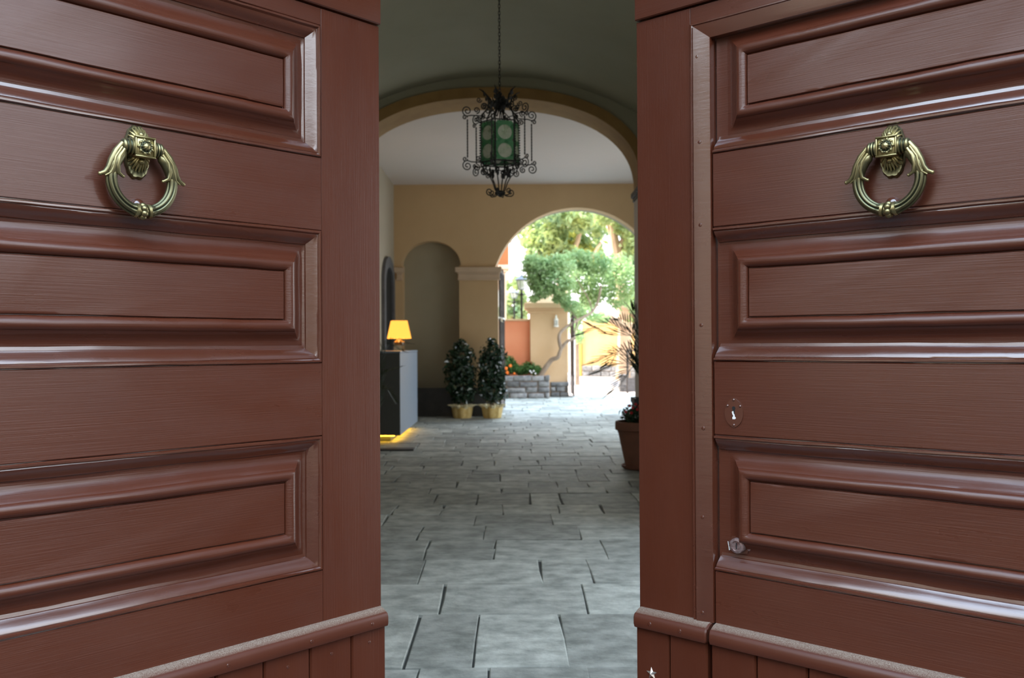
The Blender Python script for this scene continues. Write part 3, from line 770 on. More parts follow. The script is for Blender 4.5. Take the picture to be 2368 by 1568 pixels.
# ------------------------------------------------------------------ lantern
def spiral(c, ax, az, r0, turns, start, n=26, grow=1.0, hand=1):
    """flat spiral in the plane (ax, az) starting on radius r0 and winding in; returns points"""
    out = []
    for k in range(n+1):
        t = k/n; r = r0*(1-.84*t**grow); a = start+hand*2*pi*turns*t
        out.append(Vector(c)+ax*(r*cos(a))+az*(r*sin(a)))
    return out
Zv = Vector((0, 0, 1))
LY = 7.0; lc = at(1156, 330, LY); LX = lc.x
zz = lambda py: at(1156, py, LY).z
lantern = empty('hanging_lantern', (LX, LY, zz(378)))
tag(lantern, 'wrought-iron hexagonal lantern with green glass and scrolls, hanging on a chain', 'lantern')
B0 = 0.0; B1 = zz(284)-zz(378); RB_ = .150
hexv = lambda r, k, z, off=.30: Vector((r*cos(off+k*pi/3), r*sin(off+k*pi/3), z))
for k in range(6):
    a, b = hexv(RB_, k, 0), hexv(RB_, k+1, 0)
    u = (b-a).normalized(); nrm = Vector((u.y, -u.x, 0)); w = (b-a).length
    M_ = Matrix(((u.x, nrm.x, 0, a.x), (u.y, nrm.y, 0, a.y), (0, 0, 1, 0), (0, 0, 0, 1)))
    mb = MB(); zm = B1/2                      # pane with two round holes for the roundels
    for zc, z0_, z1_ in ((.075, .008, zm), (.215, zm, B1-.012)):
        ci, ou = [], []
        for q in range(32):
            t = 2*pi*q/32; cx_, cz_ = cos(t), sin(t); ci.append((w/2+.054*cx_, zc+.054*cz_))
            k_ = min((w/2-.006)/max(abs(cx_), 1e-6), ((z1_-zc) if cz_ > 0 else (zc-z0_))/max(abs(cz_), 1e-6)); ou.append((w/2+k_*cx_, zc+k_*cz_))
        for yy, fl_ in ((-.002, 1), (.002, -1)):
            mb.add([(a_, yy, b_) for a_, b_ in ci+ou], [((q, (q+1) % 32, 32+(q+1) % 32, 32+q) if fl_ < 0 else (32+q, 32+(q+1) % 32, (q+1) % 32, q)) for q in range(32)], M_)
    pane = mb.build('glass_pane', glass_g, lantern)
    mb = MB()
    for zc in (.075, .215):
        M2 = M_ @ Matrix.Translation((w/2, 0, zc)) @ Matrix.Rotation(-pi/2, 4, 'X')
        mb.lathe([(.055, -.004), (.055, .004), (.05, .0065), (.03, .0045), (.012, .008), (0, .009)], 20, M2)
        M3 = M_ @ Matrix.Translation((w/2, 0, zc)) @ Matrix.Rotation(pi/2, 4, 'X')
        mb.lathe([(.055, -.004), (.055, .004), (.05, .0065), (.03, .0045), (.012, .008), (0, .009)], 20, M3)
    mb.build('roundel', glass_r, pane)
mb = MB()
for k in range(6):
    a, b = hexv(RB_, k, 0), hexv(RB_, k+1, 0)
    for z in (0, B1-.004): mb.tube([a+Zv*z, b+Zv*z], .0055, 6)
    for z in (-.03,): mb.tube([hexv(RB_*.97, k, z), hexv(RB_*.97, k+1, z)], .004, 6)
    mb.tube([a-Zv*.03, a+Zv*(B1+.03)], .006, 6)
    mb.tube([(a+b)/2+Zv*.003, (a+b)/2+Zv*(B1-.01)], .0022, 5)
mb.build('frame', iron, lantern)
for k in range(6):                                   # side brackets: scroll, twisted bar, scroll
    e = hexv(1, k, 0).normalized(); mb = MB(); t = .0046
    ro = .258
    # upright twisted bar
    n = 26; pts = []
    bar = [e*ro+Zv*(.03+(B1-.02)*i/n) for i in range(n+1)]
    mb.tube(bar, [.0042+.0022*(i % 2) for i in range(n+1)], 6)
    for s_, zb in ((1, B1+.012), (-1, .03)):
        # small inward curl at the end of the bar
        mb.tube(spiral(e*(ro+.020)+Zv*(zb+s_*.010), e, Zv*s_, .020, 1.3, pi, hand=-1), t, 6)
        # big outer scroll
        zc = zb+s_*.062
        mb.tube([e*RB_+Zv*(zb+s_*.030), e*(ro-.03)+Zv*(zb+s_*.030)] + spiral(e*(ro+.002)+Zv*(zc), e, Zv*s_, .040, 1.6, -pi/2, hand=1), t, 6)
        mb.tube(spiral(e*(RB_+.035)+Zv*(zb+s_*.072), e, Zv*s_, .026, 1.5, -pi/2, hand=-1), t, 6)
        # scroll hugging the body
        mb.tube(spiral(e*(RB_+.022)+Zv*(zb-s_*.000), e, Zv*s_, .022, 1.4, pi, hand=-1), .005, 6)
    # twisted corner rod
    for i in range(16): mb.ball(e*(RB_+.010)+Zv*(.01+i*(B1-.02)/15), .0062, 6)
    mb.build('side_scroll', iron, lantern)
for k in range(6):                                   # crown: tall S scroll with leaf tip
    e = hexv(1, k, 0).normalized(); mb = MB()
    pts = [e*(RB_-.005)+Zv*(B1+.02), e*(RB_-.015)+Zv*(B1+.06), e*.100+Zv*(B1+.10), e*.085+Zv*(B1+.15), e*.100+Zv*(B1+.20), e*.135+Zv*(B1+.235), e*.165+Zv*(B1+.25)]
    mb.tube(pts, [.006, .006, .006, .007, .008, .006, .002], 6)
    mb.tube(spiral(e*(.125)+Zv*(B1+.115), e, Zv, .030, 1.5, pi, hand=-1), .005, 6)
    mb.tube(spiral(e*(.165)+Zv*(B1+.165), e, Zv, .022, 1.4, pi, hand=1), .004, 6)
    mb.tube([e*(RB_-.02)+Zv*(B1+.03), e*.09+Zv*(B1+.03), e*.035+Zv*(B1+.085), e*.015+Zv*(B1+.15)], .0045, 6)
    for j, (rr_, dz_) in enumerate(((.10, .17), (.115, .205), (.075, .11), (.055, .14))):    # beaten leaves
        ed = Vector((-e.y, e.x, 0)); c0 = e*rr_+Zv*(B1+dz_)
        for sd in (-1, 1):
            mb.add([c0-Zv*.012, c0+ed*sd*.022+e*.008, c0+Zv*.028+e*.012+ed*sd*.01, c0+e*.004+Zv*.002], [(0,1,2,3)])
            mb.add([c0-Zv*.012+e*.002, c0+ed*sd*.022+e*.010, c0+Zv*.028+e*.014+ed*sd*.01, c0+e*.006+Zv*.002], [(3,2,1,0)])
    mb.build('crown_scroll', iron, lantern)
mb = MB(); mb.lathe([(0, B1+.09), (.030, B1+.10), (.045, B1+.13), (.040, B1+.16), (.020, B1+.185), (.012, B1+.21), (.016, B1+.225), (.006, B1+.24), (0, B1+.245)], 14,
                    rf=lambda a, r, z: r*(1+.25*cos(5*a)))
for k in range(14):
    a = k*2.4; c0 = Vector((.035*cos(a), .035*sin(a), B1+.12+.05*rnd.random())); d = Vector((cos(a), sin(a), .7))
    mb.tube([c0, c0+d*.02, c0+d*.03+Zv*.02], [.010, .007, .001], 5)
mb.tube([(0, 0, B1-.02), (0, 0, B1+.12)], .004, 6)
mb.build('crown', iron, lantern)
zb0 = zz(455)-zz(378)
for k in range(6):                                   # basket below
    e = hexv(1, k, 0).normalized(); mb = MB()
    pts = [e*RB_*.95+Zv*(-.028), e*.135+Zv*(-.055), e*.085+Zv*(-.100), e*.058+Zv*(-.150), e*.042+Zv*(-.20), e*.022+Zv*(-.235)]
    mb.tube(pts, .0045, 6)
    mb.tube(spiral(e*(.128)+Zv*(-.075), e, Zv, .027, 1.5, pi/2, hand=-1), .0045, 6)
    mb.tube(spiral(e*(.080)+Zv*(-.055), Vector((-e.y, e.x, 0)), Zv, .018, 1.4, pi/2), .0055, 6)
    mb.tube([e*.025+Zv*(-.235), e*.050+Zv*(-.250)] + spiral(e*.085+Zv*(-.222), e, Zv, .028, 1.3, -pi/2, hand=1), .0045, 6)
    c0 = e*.075+Zv*(-.085)
    mb.ball(c0, .016, 6, sq=(.7, .7, 1.4))
    mb.build('lower_scroll', iron, lantern)
mb = MB(); mb.lathe([(0, zb0-.005), (.014, zb0+.004), (.020, zb0+.014), (.036, zb0+.022), (.038, zb0+.034), (.022, zb0+.046), (0, zb0+.05)], 12, rf=lambda a, r, z: r*(1+.12*cos(6*a)))
mb.build('finial', iron, lantern)
chain = empty('chain', (0, 0, 0), parent=lantern)
zc0 = B1+.235; ztop = (VZ+VB*sqrt(1-((LX-VX)/VA)**2))-zz(378)
nl = 48; h = (ztop-zc0)/nl
lm = MB()
lk = [(.0075*cos(2*pi*i/14), 0, (h*.5-.0010+.0065)*sin(2*pi*i/14)) for i in range(14)]
lm.tube(lk, .0026, 5, closed=True, up=(0, 1, 0)); link0 = lm.build('link', iron, chain); link0.location = (0, 0, zc0+h*.5)
for i in range(1, nl):
    c_ = link0.copy(); C.objects.link(c_); c_.parent = chain; c_.location = (0, 0, zc0+h*(i+.5)); c_.rotation_euler = (0, 0, (pi/2)*(i % 2)+.3)
mb = MB(); mb.lathe([(.0, ztop-.03), (.02, ztop-.028), (.035, ztop-.01), (.05, ztop+.004)], 14); mb.build('ceiling_rose', iron, lantern)
# ------------------------------------------------------------------ reception counter and lamp
DX, DY0, DY1, DH = at(925, 900, 13.1).x, 13.1, 15.5, at(900, 812, 13.1).z
desk = empty('reception_counter', ((DX-2.28)/2, (DY0+DY1)/2, 0))
tag(desk, 'tall dark reception counter with lit base against the left wall', 'counter')
def D(mb, name, m_, x0, x1, y0, y1, z0, z1, b=.004):
    mb.cbox(x0, x1, y0, y1, z0, z1, b, Matrix.Translation((-desk.location.x, -desk.location.y, 0)))
    return mb.build(name, m_, desk)
XL = -2.285
D(MB(), 'front_panel', desk_m, XL, DX, DY0, DY0+.03, .10, DH-.03)
o = D(MB(), 'side_panel', desk_s, DX-.03, DX, DY0+.031, DY1, .10, DH-.03); o['label'] = 'side panel, paler blue-grey from light put into its colour'
D(MB(), 'body', desk_m, XL, DX-.031, DY0+.031, DY1, .10, DH-.031)
D(MB(), 'counter_top', desk_s, XL, DX+.006, DY0-.006, DY1, DH-.029, DH)
D(MB(), 'plinth', desk_m, XL, DX-.16, DY0+.16, DY1-.1, 0.002, .099)
mb = MB(); T_ = Matrix.Translation((-desk.location.x, -desk.location.y, 0))
mb.box(XL, DX-.10, DY0+.10, DY0+.135, .082, .098, T_); mb.box(DX-.135, DX-.10, DY0+.135, DY1-.15, .082, .098, T_)
o = mb.build('light_strip', led, desk); o['label'] = 'warm yellow light strip under the counter'
m = MB(); m.cbox(-2.28, at(960, 1040, 12.25).x, 12.05, 12.28, .002, .022, .004)
tag(m.build('floor_strip', dado_m), 'low dark strip lying on the floor before the reception counter', 'floor strip')
# lamp
lp_ = at(923, 808, 14.0); lamp = empty('table_lamp', (lp_.x, 14.0, DH+.001))
tag(lamp, 'small table lamp with a glowing yellow square shade on the reception counter', 'lamp')
s_ = 14.0/F
mb = MB(); mb.lathe([(0, 0), (.075, .001), (.078, .015), (.045, .028), (.028, .045), (.060, .075), (.085, .105), (.080, .135), (.040, .160), (.022, .175), (.018, .20)], 20, rf=lambda a, r, z: r*(1+.05*cos(8*a)))
mb.build('base', mat('shiny_lamp_base', (.16, .13, .10), .15, .7), lamp)
zs0, zs1 = (at(923, 783, 14).z-DH), (at(923, 742, 14).z-DH)
mb = MB(); a, b = 25*s_, 17*s_; M_ = Matrix.Rotation(.25, 4, 'Z')
mb.add([(-a,-a,zs0),(a,-a,zs0),(a,a,zs0),(-a,a,zs0),(-b,-b,zs1),(b,-b,zs1),(b,b,zs1),(-b,b,zs1)], [(0,1,5,4),(1,2,6,5),(2,3,7,6),(3,0,4,7)], M_)
mb.add([(-a+.004,-a+.004,zs0),(a-.004,-a+.004,zs0),(a-.004,a-.004,zs0),(-a+.004,a-.004,zs0),(-b+.004,-b+.004,zs1),(b-.004,-b+.004,zs1),(b-.004,b-.004,zs1),(-b+.004,b-.004,zs1)], [(4,5,1,0),(5,6,2,1),(6,7,3,2),(7,4,0,3)], M_)
mb.build('lamp_shade', shade_m, lamp)
mb = MB(); mb.tube([(0,0,.19),(0,0,(zs0+zs1)/2)], .008, 6); mb.ball((0,0,(zs0+zs1)/2), .03, 10)
mb.build('bulb', mat('lit_bulb', (1,.8,.5), .5, emis=((1,.6,.2), 6)), lamp)
pl = bpy.data.lights.new('lamp_light', 'POINT'); pl.energy = 4; pl.color = (1, .6, .2); pl.shadow_soft_size = .05
po = bpy.data.objects.new('lamp_light', pl); C.objects.link(po); po.location = (lamp.location.x, 14.0, DH+zs0-.02)
cp = at(921, 803, 13.75)
m = MB(); Mc = Matrix.Translation((cp.x, 13.7, DH+.001)) @ Matrix.Rotation(.2, 4, 'Z')
m.add([(-.06,-.03,0),(.06,-.03,0),(.06,.0,.085),(-.06,.0,.085),(.06,.03,0),(-.06,.03,0)], [(0,1,2,3),(3,2,4,5),(1,4,2),(0,3,5),(0,5,4,1)], Mc)
tag(m.build('leaflet', mat('cream_card', (.75, .62, .42), .6)), 'small cream folded leaflet standing before the table lamp', 'leaflet')
# ------------------------------------------------------------------ foliage helpers
def leaves(mb, blobs, n, size, up=.3, fold=.25, long=1.9):
    """blobs: [(centre, (rx,ry,rz), weight)]; leaves are folded diamonds"""
    tot = sum(b[2] for b in blobs)
    vs_, fs = [], []
    for c_, rr_, w_ in blobs:
        for _ in range(int(n*w_/tot)):
            while True:
                d = Vector((rnd.uniform(-1, 1), rnd.uniform(-1, 1), rnd.uniform(-1, 1)))
                if .25 < d.length < 1: break
            d = d*(d.length**-.2)*rnd.uniform(.8, 1.25)
            p = Vector(c_)+Vector((d.x*rr_[0], d.y*rr_[1], d.z*rr_[2]))
            nrm = Vector((d.x+rnd.gauss(0, .6), d.y+rnd.gauss(0, .6), d.z+up+rnd.gauss(0, .6))).normalized()
            a = nrm.orthogonal().normalized(); a.rotate(Quaternion(nrm, rnd.uniform(0, 6.28))); b = nrm.cross(a)
            s_ = size*rnd.uniform(.65, 1.3); k = len(vs_)
            vs_ += [p-a*s_*long/2, p+b*s_/2+nrm*s_*fold, p+a*s_*long/2-nrm*s_*.2, p-b*s_/2+nrm*s_*fold]
            fs += [(k, k+1, k+2), (k, k+2, k+3)]
    mb.add(vs_, fs)
def foliage(name, blobs, n, size, m_, parent, **k):
    mb = MB(); leaves(mb, blobs, n, size, **k)
    T0 = Matrix.Translation(-Vector(parent.location)) if parent else None
    if T0: mb.v = [tuple(T0 @ Vector(v)) for v in mb.v]
    o = mb.build(name, m_, parent, smooth=False); o['kind'] = 'stuff'; return o
def branch(mb, pts, r, parent, n=8):
    T0 = -Vector(parent.location); P_ = [Vector(p)+T0 for p in pts]
    # smooth the polyline
    Q = []
    for i in range(len(P_)-1):
        p0, p1, p2, p3 = P_[max(i-1, 0)], P_[i], P_[i+1], P_[min(i+2, len(P_)-1)]
        for k in range(4):
            t = k/4; Q.append(.5*((2*p1)+(p2-p0)*t+(2*p0-5*p1+4*p2-p3)*t*t+(3*p1-p0-3*p2+p3)*t**3))
    Q.append(P_[-1]); R = [r[0]+(r[1]-r[0])*i/(len(Q)-1) for i in range(len(Q))]
    mb.tube(Q, R, n)
# ------------------------------------------------------------------ two ficus plants in wrapped pots
for idx, (px, lab) in enumerate(((1069, 'bushy dark-leaved plant in yellow paper, the one nearer the reception counter'),
                                 (1138, 'bushy dark-leaved plant in yellow paper, the one nearer the garden arch'))):
    g = at(px, 964, 17.45); root = empty('potted_plant', (g.x, 17.45, 0), rnd.uniform(0, 3)*0)
    tag(root, lab, 'plant', 'potted plants at the end wall')
    wob_ = lambda a, r, z: r*(1+.05*sin(7*a+idx)+.03*sin(13*a)*(z > .1))
    mb = MB(); mb.lathe([(0, .002), (.165, .002), (.172, .02), (.185, .12), (.20, .215), (.19, .215), (.175, .19), (0, .185)], 44, rf=wob_)
    mb.build('wrapped_pot', paper, root)
    mb = MB(); mb.lathe([(.187, .185), (.205, .235), (.235, .258), (.25, .245), (.232, .252), (.20, .227), (.183, .183)], 56,
                        rf=lambda a, r, z: r*(1+(.16*sin(9*a+idx*2)+.09*sin(23*a))*(z > .22)))
    mb.build('paper_collar', paper_w, root)
    mb = MB()
    for k in range(5):
        a = k*1.3; mb.tube([(.03*cos(a), .03*sin(a), .18), (.05*cos(a+.5), .05*sin(a+.5), .6), (.03*cos(a+1), .03*sin(a+1), 1.0), (.08*cos(a+1), .08*sin(a+1), 1.3)], [.012, .01, .008, .004], 6)
    mb.build('stem', bark, root)
    sc = 17.45/F; X = g.x
    cx = at((1068, 1139)[idx], 860, 17.45).x
    bl = [((cx, 17.42, 1.22), (.24, .2, .20), 4), ((cx-.08, 17.4, .98), (.24, .22, .24), 4), ((cx+.07, 17.42, .85), (.19, .22, .25), 4), ((cx-.14, 17.4, .70), (.17, .17, .22), 2),
          ((cx+.08, 17.4, .50), (.20, .18, .22), 3), ((cx-.18, 17.4, .62), (.10, .1, .2), 1), ((cx+.17, 17.42, .62), (.07, .1, .24), 1), ((cx-.03, 17.4, .42), (.16, .16, .12), 2), ((cx-.02, 17.45, 1.42), (.10, .1, .10), 1)]
    foliage('foliage', bl, 1350, .055, leaf_f, root, up=.1)
# ------------------------------------------------------------------ terracotta pot at right
pot = empty('terracotta_pot', (1.455, 10.22, 0))
tag(pot, 'large terracotta pot of small red flowers beside the right door leaf', 'pot')
hz = at(1440, 976, 10.1).z
mb = MB(); mb.lathe([(0, .03), (.185, .032), (.192, .05), (.265, hz-.13), (.272, hz-.125), (.268, hz-.11), (.290, hz-.10), (.300, hz-.09), (.298, hz-.015), (.290, hz), (.268, hz), (.258, hz-.05), (0, hz-.05)], 36)
mb.build('pot', terra, pot)
mb = MB(); mb.lathe([(0, .003), (.20, .003), (.225, .02), (.235, .045), (.222, .045), (.205, .03), (0, .029)], 30); mb.build('saucer', terra, pot)
mb = MB(); mb.lathe([(.257, hz-.049), (0, hz-.035)], 20); mb.build('soil', soil, pot)
foliage('foliage', [((1.44, 10.22, hz+.05), (.22, .22, .09), 3), ((1.36, 10.2, hz+.10), (.12, .14, .08), 1), ((1.52, 10.2, hz+.12), (.16, .16, .10), 2)], 700, .028, leaf_f, pot)
for k, (px, py) in enumerate(((1456, 938), (1463, 943), (1447, 952), (1470, 935), (1474, 947), (1460, 955), (1478, 940))):
    p = at(px, py, 10.05); mb = MB()
    for j in range(5):
        a = 2*pi*j/5; mb.ball((p.x+.010*cos(a)-pot.location.x, 10.05-pot.location.y, p.z+.010*sin(a)), .008, 6)
    mb.build('flower', flower_r, pot)
# ------------------------------------------------------------------ dark planter with palm
pt_ = at(1478, 920, 10.72); pz = pt_.z
planter = empty('palm_planter', (1.60, 10.74, 0))
tag(planter, 'tall dark square planter with a spreading palm, behind the terracotta pot', 'planter')
mb = MB()
mb.add([(-.13,-.13,.002),(.13,-.13,.002),(.13,.13,.002),(-.13,.13,.002),(-.17,-.17,pz),(.17,-.17,pz),(.17,.17,pz),(-.17,.17,pz)], [(0,3,2,1),(0,1,5,4),(1,2,6,5),(2,3,7,6),(3,0,4,7)])
mb.add([(-.17,-.17,pz),(.17,-.17,pz),(.17,.17,pz),(-.17,.17,pz),(-.15,-.15,pz),(.15,-.15,pz),(.15,.15,pz),(-.15,.15,pz),(-.15,-.15,pz-.04),(.15,-.15,pz-.04),(.15,.15,pz-.04),(-.15,.15,pz-.04)],
       [(0,1,5,4),(1,2,6,5),(2,3,7,6),(3,0,4,7),(4,5,9,8),(5,6,10,9),(6,7,11,10),(7,4,8,11)])
mb.cbox(-.18, .18, -.18, -.17, pz-.06, pz, .002); mb.cbox(-.18, -.17, -.17, .17, pz-.06, pz, .002)
mb.build('planter_box', dado_m, planter)
mb = MB(); mb.box(-.149, .149, -.149, .149, pz-.06, pz-.04); mb.build('soil', soil, planter)
def frond(pts, leaflen, n, parent, width=.022, droop=.35, m_=leaf_p):
    """pinnate frond: rachis through pts with pairs of pointed leaflets; the last leaflet is terminal"""
    P_ = [Vector(p) for p in pts]; Q = []
    for i in range(len(P_)-1):
        p0, p1, p2, p3 = P_[max(i-1, 0)], P_[i], P_[i+1], P_[min(i+2, len(P_)-1)]
        for k in range(10):
            t = k/10; Q.append(.5*((2*p1)+(p2-p0)*t+(2*p0-5*p1+4*p2-p3)*t*t+(3*p1-p0-3*p2+p3)*t**3))
    Q.append(P_[-1]); T0 = -Vector(parent.location); Q = [q+T0 for q in Q]; N = len(Q)
    mb = MB(); mb.tube(Q, [.0065*(1-.8*i/N) for i in range(N)], 5)
    for k in range(n):
        f = .28+.72*k/(n-1); i = min(int(f*(N-1)), N-2); p = Q[i]; t = (Q[i+1]-Q[i]).normalized()
        side = t.cross(Zv); side = side.normalized() if side.length > .05 else Vector((1, 0, 0))
        nr = side.cross(t).normalized(); L_ = leaflen*(1-.45*abs(f-.5)*1.6)*(.85+.3*rnd.random())
        for sd in (-1, 1):
            an = .75-.35*f; d = (t*cos(an)+side*sd*sin(an)*.85+nr*sin(an)*.45).normalized()
            w = t.cross(d).cross(d).normalized()*width*.5
            e1 = p+d*L_*.4; e2 = p+d*L_*.8-Zv*droop*L_*.12; e3 = p+d*L_-Zv*droop*L_*.28
            b = len(mb.v)
            mb.add([p, e1+w, e1-w, e2+w*.7, e2-w*.7, e3], [(0,1,2),(1,3,4,2),(3,5,4)])
    o = mb.build('frond', m_, parent, smooth=False); return o
base = Vector((1.60, 10.74, pz-.05)); hub = at(1478, 845, 10.70)
PF = [((1478, 800), (1440, 765), (1405, 752), (1352, 772)), ((1478, 790), (1445, 775), (1412, 775), (1368, 757)), ((1480, 800), (1462, 770), (1440, 745), (1425, 742)),
      ((1480, 860), (1450, 840), (1425, 845), (1384, 862)), ((1480, 850), (1452, 825), (1420, 820), (1380, 838)), ((1484, 790), (1478, 755), (1472, 735), (1462, 720)),
      ((1492, 800), (1510, 765), (1530, 760), (1560, 790)), ((1480, 840), (1455, 812), (1432, 812), (1410, 840)), ((1495, 820), (1520, 800), (1550, 830), (1570, 880)), ((1475, 850), (1462, 850), (1445, 870), (1425, 900))]
for k, q in enumerate(PF):
    dy = (-.30, .05, -.45, -.12, -.35, -.2, .1, -.55, -.1, -.45)[k]
    ps = [base+Vector((rnd.uniform(-.03, .03), rnd.uniform(-.03, .03), 0)), at(*(1482, 888), 10.70)]
    for j, (a, b) in enumerate(q): ps.append(at(a, b, 10.68+dy*(j+1)/4))
    frond(ps, .30, 17, planter, width=.015, droop=.12)
# small palm left of the counter
pp = empty('small_palm', (-2.05, 12.62, 0))
tag(pp, 'slender dark palm in a pot before the reception counter, half hidden by the left leaf', 'palm')
mb = MB(); mb.lathe([(0, .003), (.12, .003), (.16, .30), (.17, .32), (.15, .32), (.14, .28), (0, .28)], 24); mb.build('pot', dado_m, pp)
for k, q in enumerate((((880, 900), (885, 830), (905, 790), (945, 795)), ((878, 900), (878, 840), (890, 795), (930, 812)), ((876, 940), (880, 880), (895, 860), (925, 850)),
                       ((876, 950), (882, 905), (895, 900), (912, 925)))):
    ps = [Vector((-2.05, 12.62, .28))]+[at(a, b, 12.60-.1*j) for j, (a, b) in enumerate(q)]
    frond(ps, .16, 18, pp, width=.010)
# ------------------------------------------------------------------ garden
# stone-faced planter box and pillar plinth
def masonry(parent, x0, x1, y0, z0, z1, rows, t=.06, face='y', off=(0, 0)):
    """blocks proud of a face at y0 (facing -y) or x0 (facing +x) as parts of parent"""
    z = z0; T0 = parent.location
    for r in range(rows):
        h = (z1-z0)/rows; x = x0-rnd.uniform(0, .15)
        while x < x1-.01:
            w = rnd.uniform(.2, .55); xe = min(x+w, x1)
            if x1-xe < .08: xe = x1
            xs = max(x, x0)
            if xe-xs > .05:
                g = rnd.uniform(.008, .018); mb = MB(); pr = rnd.uniform(.015, .04)
                hh = h*rnd.uniform(.84, .97)
                def j(): return rnd.uniform(-.008, .008)
                if face == 'y': mb.cbox(xs+g-T0.x, xe-g-T0.x, y0-pr-T0.y, y0+t-T0.y, z+.006-T0.z, z+hh-T0.z, .012)
                else: mb.cbox(y0-t-T0.x, y0+pr-T0.x, xs+g-T0.y, xe-g-T0.y, z+.006-T0.z, z+hh-T0.z, .012)
                mb.v = [(a+j(), b+j()*.5, c+j()) for a, b, c in mb.v]
                mb.build('stone_block', block_m, parent, ang=60)
            x = xe
        z += h
PY = 23.75
bx0, bx1 = -.9, at(1271, 900, PY).x; bz = at(1240, 868, PY).z
bed = empty('raised_flower_bed', ((bx0+bx1)/2, PY+.4, 0))
tag(bed, 'raised flower bed walled in grey stone blocks beyond the garden arch', 'flower bed')
T_ = Matrix.Translation((-bed.location.x, -bed.location.y, 0))
mb = MB(); mb.box(bx0, bx1, PY+.03, PY+.16, 0, bz-.02, T_); mb.box(bx1-.14, bx1-.02, PY+.16, PY+.72, 0, bz-.02, T_); mb.build('mortar_core', mortar, bed)
mb = MB(); mb.box(bx0, bx1-.15, PY+.17, PY+.74, 0, bz-.06, T_); mb.build('soil', soil, bed)
masonry(bed, bx0, bx1, PY, 0, bz, 4); masonry(bed, PY+.07, PY+.72, bx1-.02, 0, bz, 4, face='x')
PP = 24.45
qx0, qx1 = at(1226, 800, PP).x, at(1313, 800, PP).x; qb = at(1290, 882, PP-.02).z; qt = at(1270, 700, PP).z
pil = empty('garden_pillar', ((qx0+qx1)/2, PP+.3, 0))
tag(pil, 'sand-coloured pillar with moulded cap and stone foot beside the garden gate', 'pillar')
T_ = Matrix.Translation((-pil.location.x, -pil.location.y, 0))
mb = MB(); mb.cbox(qx0, qx1, PP, PP+.6, 0, qt-.22, .01, T_); mb.build('shaft', sand_w, pil)
mb = MB(); zc = at(1270, 722, PP).z
for a, b, e in ((zc-.02, zc+.05, .05), (zc+.051, zc+.10, .10), (zc+.101, qt, .15)): mb.cbox(qx0-e, qx1+e*.6, PP-e, PP+.6+e, a, b, .012, T_)
mb.add([(qx0-.1, PP-.1, qt), (qx1+.06, PP-.1, qt), (qx1+.06, PP+.7, qt), (qx0-.1, PP+.7, qt), (qx0+.2, PP+.2, qt+.28), (qx1-.2, PP+.2, qt+.28), (qx1-.2, PP+.4, qt+.28), (qx0+.2, PP+.4, qt+.28)],
       [(0,1,5,4),(1,2,6,5),(2,3,7,6),(3,0,4,7),(4,5,6,7)], T_)
mb.build('cap', sand_w, pil)
masonry(pil, bx1+.05, qx1+.02, PP-.05, 0, qb, 3, t=.045)
m = MB(); OZ = at(1190, 740, 24.75).z; ox1 = qx0-.001
m.cbox(-1.10, ox1, 24.60, 24.80, 0, OZ-.03, .01)
ow = m.build('garden_wall', orange_w)
tag(ow, 'orange plastered garden wall left of the sand-coloured pillar', 'garden wall')
mb = MB(); mb.cbox(-1.10, ox1, 24.57, 24.83, OZ-.03, OZ+.02, .008); mb.build('coping', sand_w, ow)
# bedding plants: shrubs and flowers in the bed
def shrub(name, label, blobs, n, size, m_, base, cat='shrub', group=None, flowers=None, fm=None, fl=None):
    r = empty(name, base); tag(r, label, cat, group)
    foliage('foliage', blobs, n, size, m_, r)
    mb = MB()
    for c_, rr_, w_ in blobs:
        branch(mb, [Vector(base), (Vector(base)+Vector(c_))/2, Vector(c_)], (.012, .005), r, 5)
    mb.build('stem', bark, r)
    for (x, y_, z, s) in (flowers or []):
        mb = MB()
        for j in range(6):
            a = 2*pi*j/6; mb.ball((x+s*.6*cos(a)-base[0], y_-.02-base[1], z+s*.6*sin(a)-base[2]), s*.55, 7)
        mb.ball((x-base[0], y_-.035-base[1], z-base[2]), s*.5, 7)
        mb.build('flower', fm, r)
    return r
yb = PY+.42
def B3(px, py, Y=yb): p = at(px, py, Y); return (p.x, Y, p.z)
fl = [B3(a, b, yb-.15)+(s,) for a, b, s in ((1170, 852, .045), (1180, 846, .04), (1172, 862, .05), (1165, 850, .035), (1189, 864, .03))]
shrub('marigold_plant', 'flowering plant with bright orange blooms in the raised bed', [(B3(1172, 838), (.22, .16, .18), 2), (B3(1184, 850), (.16, .16, .16), 2), (B3(1168, 858), (.2, .16, .10), 1)], 900, .045, leaf_s, (B3(1175, 862)[0], yb, bz-.06), 'flower', None, fl, flower_o)
shrub('low_shrub', 'low green shrub with white flowers at the foot of the leaning trunk', [(B3(1205, 856), (.2, .16, .12), 2), (B3(1222, 850), (.2, .16, .14), 2), (B3(1238, 856), (.16, .14, .12), 2)], 1200, .04, leaf_s, (B3(1220, 862)[0], yb, bz-.06), 'shrub', None,
      [B3(a, b, yb-.18)+(.022,) for a, b in ((1229, 862), (1234, 858), (1238, 864), (1226, 858))], flower_w)
shrub('red_flower', 'single red flower standing before the orange garden wall', [(B3(1218, 850, yb+.1), (.08, .06, .08), 1)], 90, .04, leaf_s, (B3(1222, 862)[0], yb+.1, bz-.06), 'flower', None, [B3(1227, 839, yb+.05)+(.03,)], flower_r)
